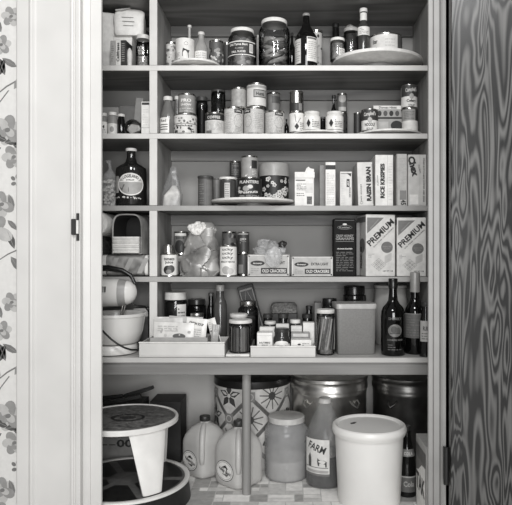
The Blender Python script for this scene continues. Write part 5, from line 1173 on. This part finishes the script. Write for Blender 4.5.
# --- grain jar
jar(264.5, 308.5, 410.5, .037, Z0, 'grain_jar', 'large frosted jar a third full of grain, with a pale lid', film(.66, .52, 'frosted_glass', .04), G(.74, .4), G(.74, .8, 0, .25, 200, .6), .42, .80, .76, .09, None)
# --- half full cone-shouldered jug
yj = -.035; cx = X(325, yj); rj = S(19.5, yj); hj = Z(397, yj) - Z0
kj = thing('syrup_jug', 'cone shouldered jug half full of dark liquid with an animal label', 'jug', (cx, yj, Z0))
prof = [(0, .003), (rj * .9, 0), (rj * .98, .006), (rj, .014), (rj, hj * .55), (rj * .96, hj * .595), (rj * .76, hj * .71), (rj * .50, hj * .84), (rj * .33, hj * .925), (rj * .28, hj * .95)]
MB().lathe(prof, film(.62, .24, 'jug_haze', .03), 44, cap=False).build('glass', kj)
m = MB(); m.lathe([(rj * .30, hj * .94), (rj * .34, hj * .945), (rj * .34, hj * .99), (rj * .3, hj), (0, hj)], G(.74, .3), 28); m.build('cap', kj)
m = MB(); m.lathe([(0, .004), (rj * .9, .004), (rj * .95, .014), (rj * .95, hj * .36), (0, hj * .36)], G(.12, .3), 36); m.build('syrup', kj)
m = MB(); mp = cyl(rj + .0008); w0, w1 = -rj * 1.25, rj * .16
m.rect(mp, w0, w1, hj * .16, hj * .57, G(.80), 1, None, 1); m.rect(mp, w0, w1, hj * .155, hj * .18, INKM, 2); m.rect(mp, w0 + .01, w1 - .004, hj * .19, hj * .22, G(.62), 2)
m.text(mp, 'FARM', -rj * .50, hj * .475, rj * .95, hj * .085, INK, 3, -.38, .02, shear=.006)
m.poly(mp, [(-rj * 1.0, hj * .25), (-rj * .80, hj * .25), (-rj * .80, hj * .35), (-rj * .88, hj * .41), (-rj * 1.0, hj * .36)], G(.3), 3)
m.poly(mp, [(-rj * .42, hj * .27), (-rj * .36, hj * .27), (-rj * .34, hj * .30), (-rj * .06, hj * .29), (-rj * .05, hj * .26), (rj * .02, hj * .26), (rj * .02, hj * .32), (-rj * .1, hj * .335), (-rj * .36, hj * .34), (-rj * .44, hj * .36), (-rj * .46, hj * .32)], G(.26), 3)
m.rect(mp, -rj * 1.2, rj * .1, hj * .245, hj * .253, INKM, 2); m.build('label', kj)
# --- white bucket
yb_ = -.2; rb2 = S(37, yb_); hb2 = Z(422.5, yb_) - Z0
wb = thing('white_bucket', 'tall white plastic bucket with a snapped-on lid under the counter', 'bucket', (X(369, yb_), yb_, Z0))
WPL = G(.86, .35, 0, .02, 6, 0, 'white_plastic')
m = MB(); m.lathe([(rb2 * .80, .002), (rb2 * .82, 0), (rb2 * .835, .004), (rb2 * .92, hb2 - .026), (0, hb2 - .026)], WPL, 64); m.build('body', wb)
m = MB(); m.lathe([(rb2 * .93, hb2 - .034), (rb2 * .965, hb2 - .034), (rb2 * .985, hb2 - .026), (rb2, hb2 - .022), (rb2 * 1.0, hb2 - .012), (rb2 * .97, hb2 - .003), (rb2 * .93, hb2), (rb2 * .88, hb2 - .002), (rb2 * .84, hb2 - .008), (0, hb2 - .005)], WPL, 72)
mp = top_map(hb2 - .0068); m.poly(mp, [(-.066, .010), (-.040, .014), (-.016, .030), (-.010, .044), (-.032, .034), (-.048, .038), (-.066, .024)], G(.25), 1); m.poly(mp, [(-.05, .022), (-.044, .024), (-.046, .016)], G(.6), 2)
m.build('lid', wb)
# --- dark soda bottle and carton at the right
def soda(m, mp, r, h):
    m.rect(cone_map(lambda v: r * .74), -r * .9, r * .9, h * .60, h * .68, G(.5), 1) if 0 else None
    m.rect(mp, -r * 1.3, r * 1.3, h * .08, h * .30, G(.34), 1); m.rect(mp, -r * 1.3, r * 1.3, h * .29, h * .31, G(.6), 2); m.text(mp, 'Cola', 0, h * .2, r * 1.1, h * .08, G(.6), 3)
cx = X(407, -.15); rs = .036; hs_ = Z(425, -.15) - Z0
sbt = thing('soda_bottle', 'dark soda bottle squeezed between the white bucket and the right carton', 'bottle', (cx, -.15, Z0))
m = MB(); m.lathe([(0, .002), (rs * .9, 0), (rs, .006), (rs, hs_ * .40), (rs * .97, hs_ * .46), (rs * .72, hs_ * .62), (rs * .45, hs_ * .80), (rs * .36, hs_ * .9), (rs * .36, hs_ * .94)], DARKGLASS, 32); m.build('glass', sbt)
m = MB(); m.lathe([(rs * .40, hs_ * .935), (rs * .42, hs_ * .94), (rs * .40, hs_), (0, hs_)], G(.18, .3), 24); m.build('cap', sbt)
m = MB(); mp = cyl(rs + .0006); soda(m, mp, rs, hs_)
a_, b_ = hs_ * .58, hs_ * .68; ra, rb3 = rs * .79, rs * .625
m.build('label', sbt); m = MB(); m.lathe([(ra + .0008, a_), (rb3 + .0008, b_)], G(.45), 32, cap=False); m.text(lambda u, v, h: ((rs * .72 + h) * math.sin(u / rs / .72), -(rs * .72 + .002 + h) * math.cos(u / rs / .72), v), 'COLA', 0, hs_ * .625, rs * .9, hs_ * .05, G(.8), 3)
m.build('neck_label', sbt)
xk = .462; d0, d1 = -.392, -.232; hk = Z(433, -.235) - Z0
kk = MB(); kk.box(0, .15, -(d1 - d0) / 2, (d1 - d0) / 2, 0, hk, G(.62, .5), .002)
mp = lambda u, v, h: (-h, -u, v); dd = d1 - d0
kk.rect(mp, -dd / 2 + .004, dd / 2 - .002, hk * .72, hk * .90, G(.34), 1); kk.rect(mp, -dd / 2 + .004, dd / 2 - .002, 0, hk * .72, G(.42), 1)
kk.poly(mp, [(-dd * .3, 0), (dd * .45, 0), (dd * .45, hk * .70), (dd * .1, hk * .68), (-dd * .2, hk * .56), (-dd * .42, hk * .52), (-dd * .42, 0)], G(.85), 2)
kk.text(mp, 'TAK', -.0, hk * .40, dd * .80, hk * .24, G(.2), 4)
tag(kk.build('carton', None, (xk, (d0 + d1) / 2, Z0)), 'grey carton with large letters at the lower right, behind the right frame', 'box')
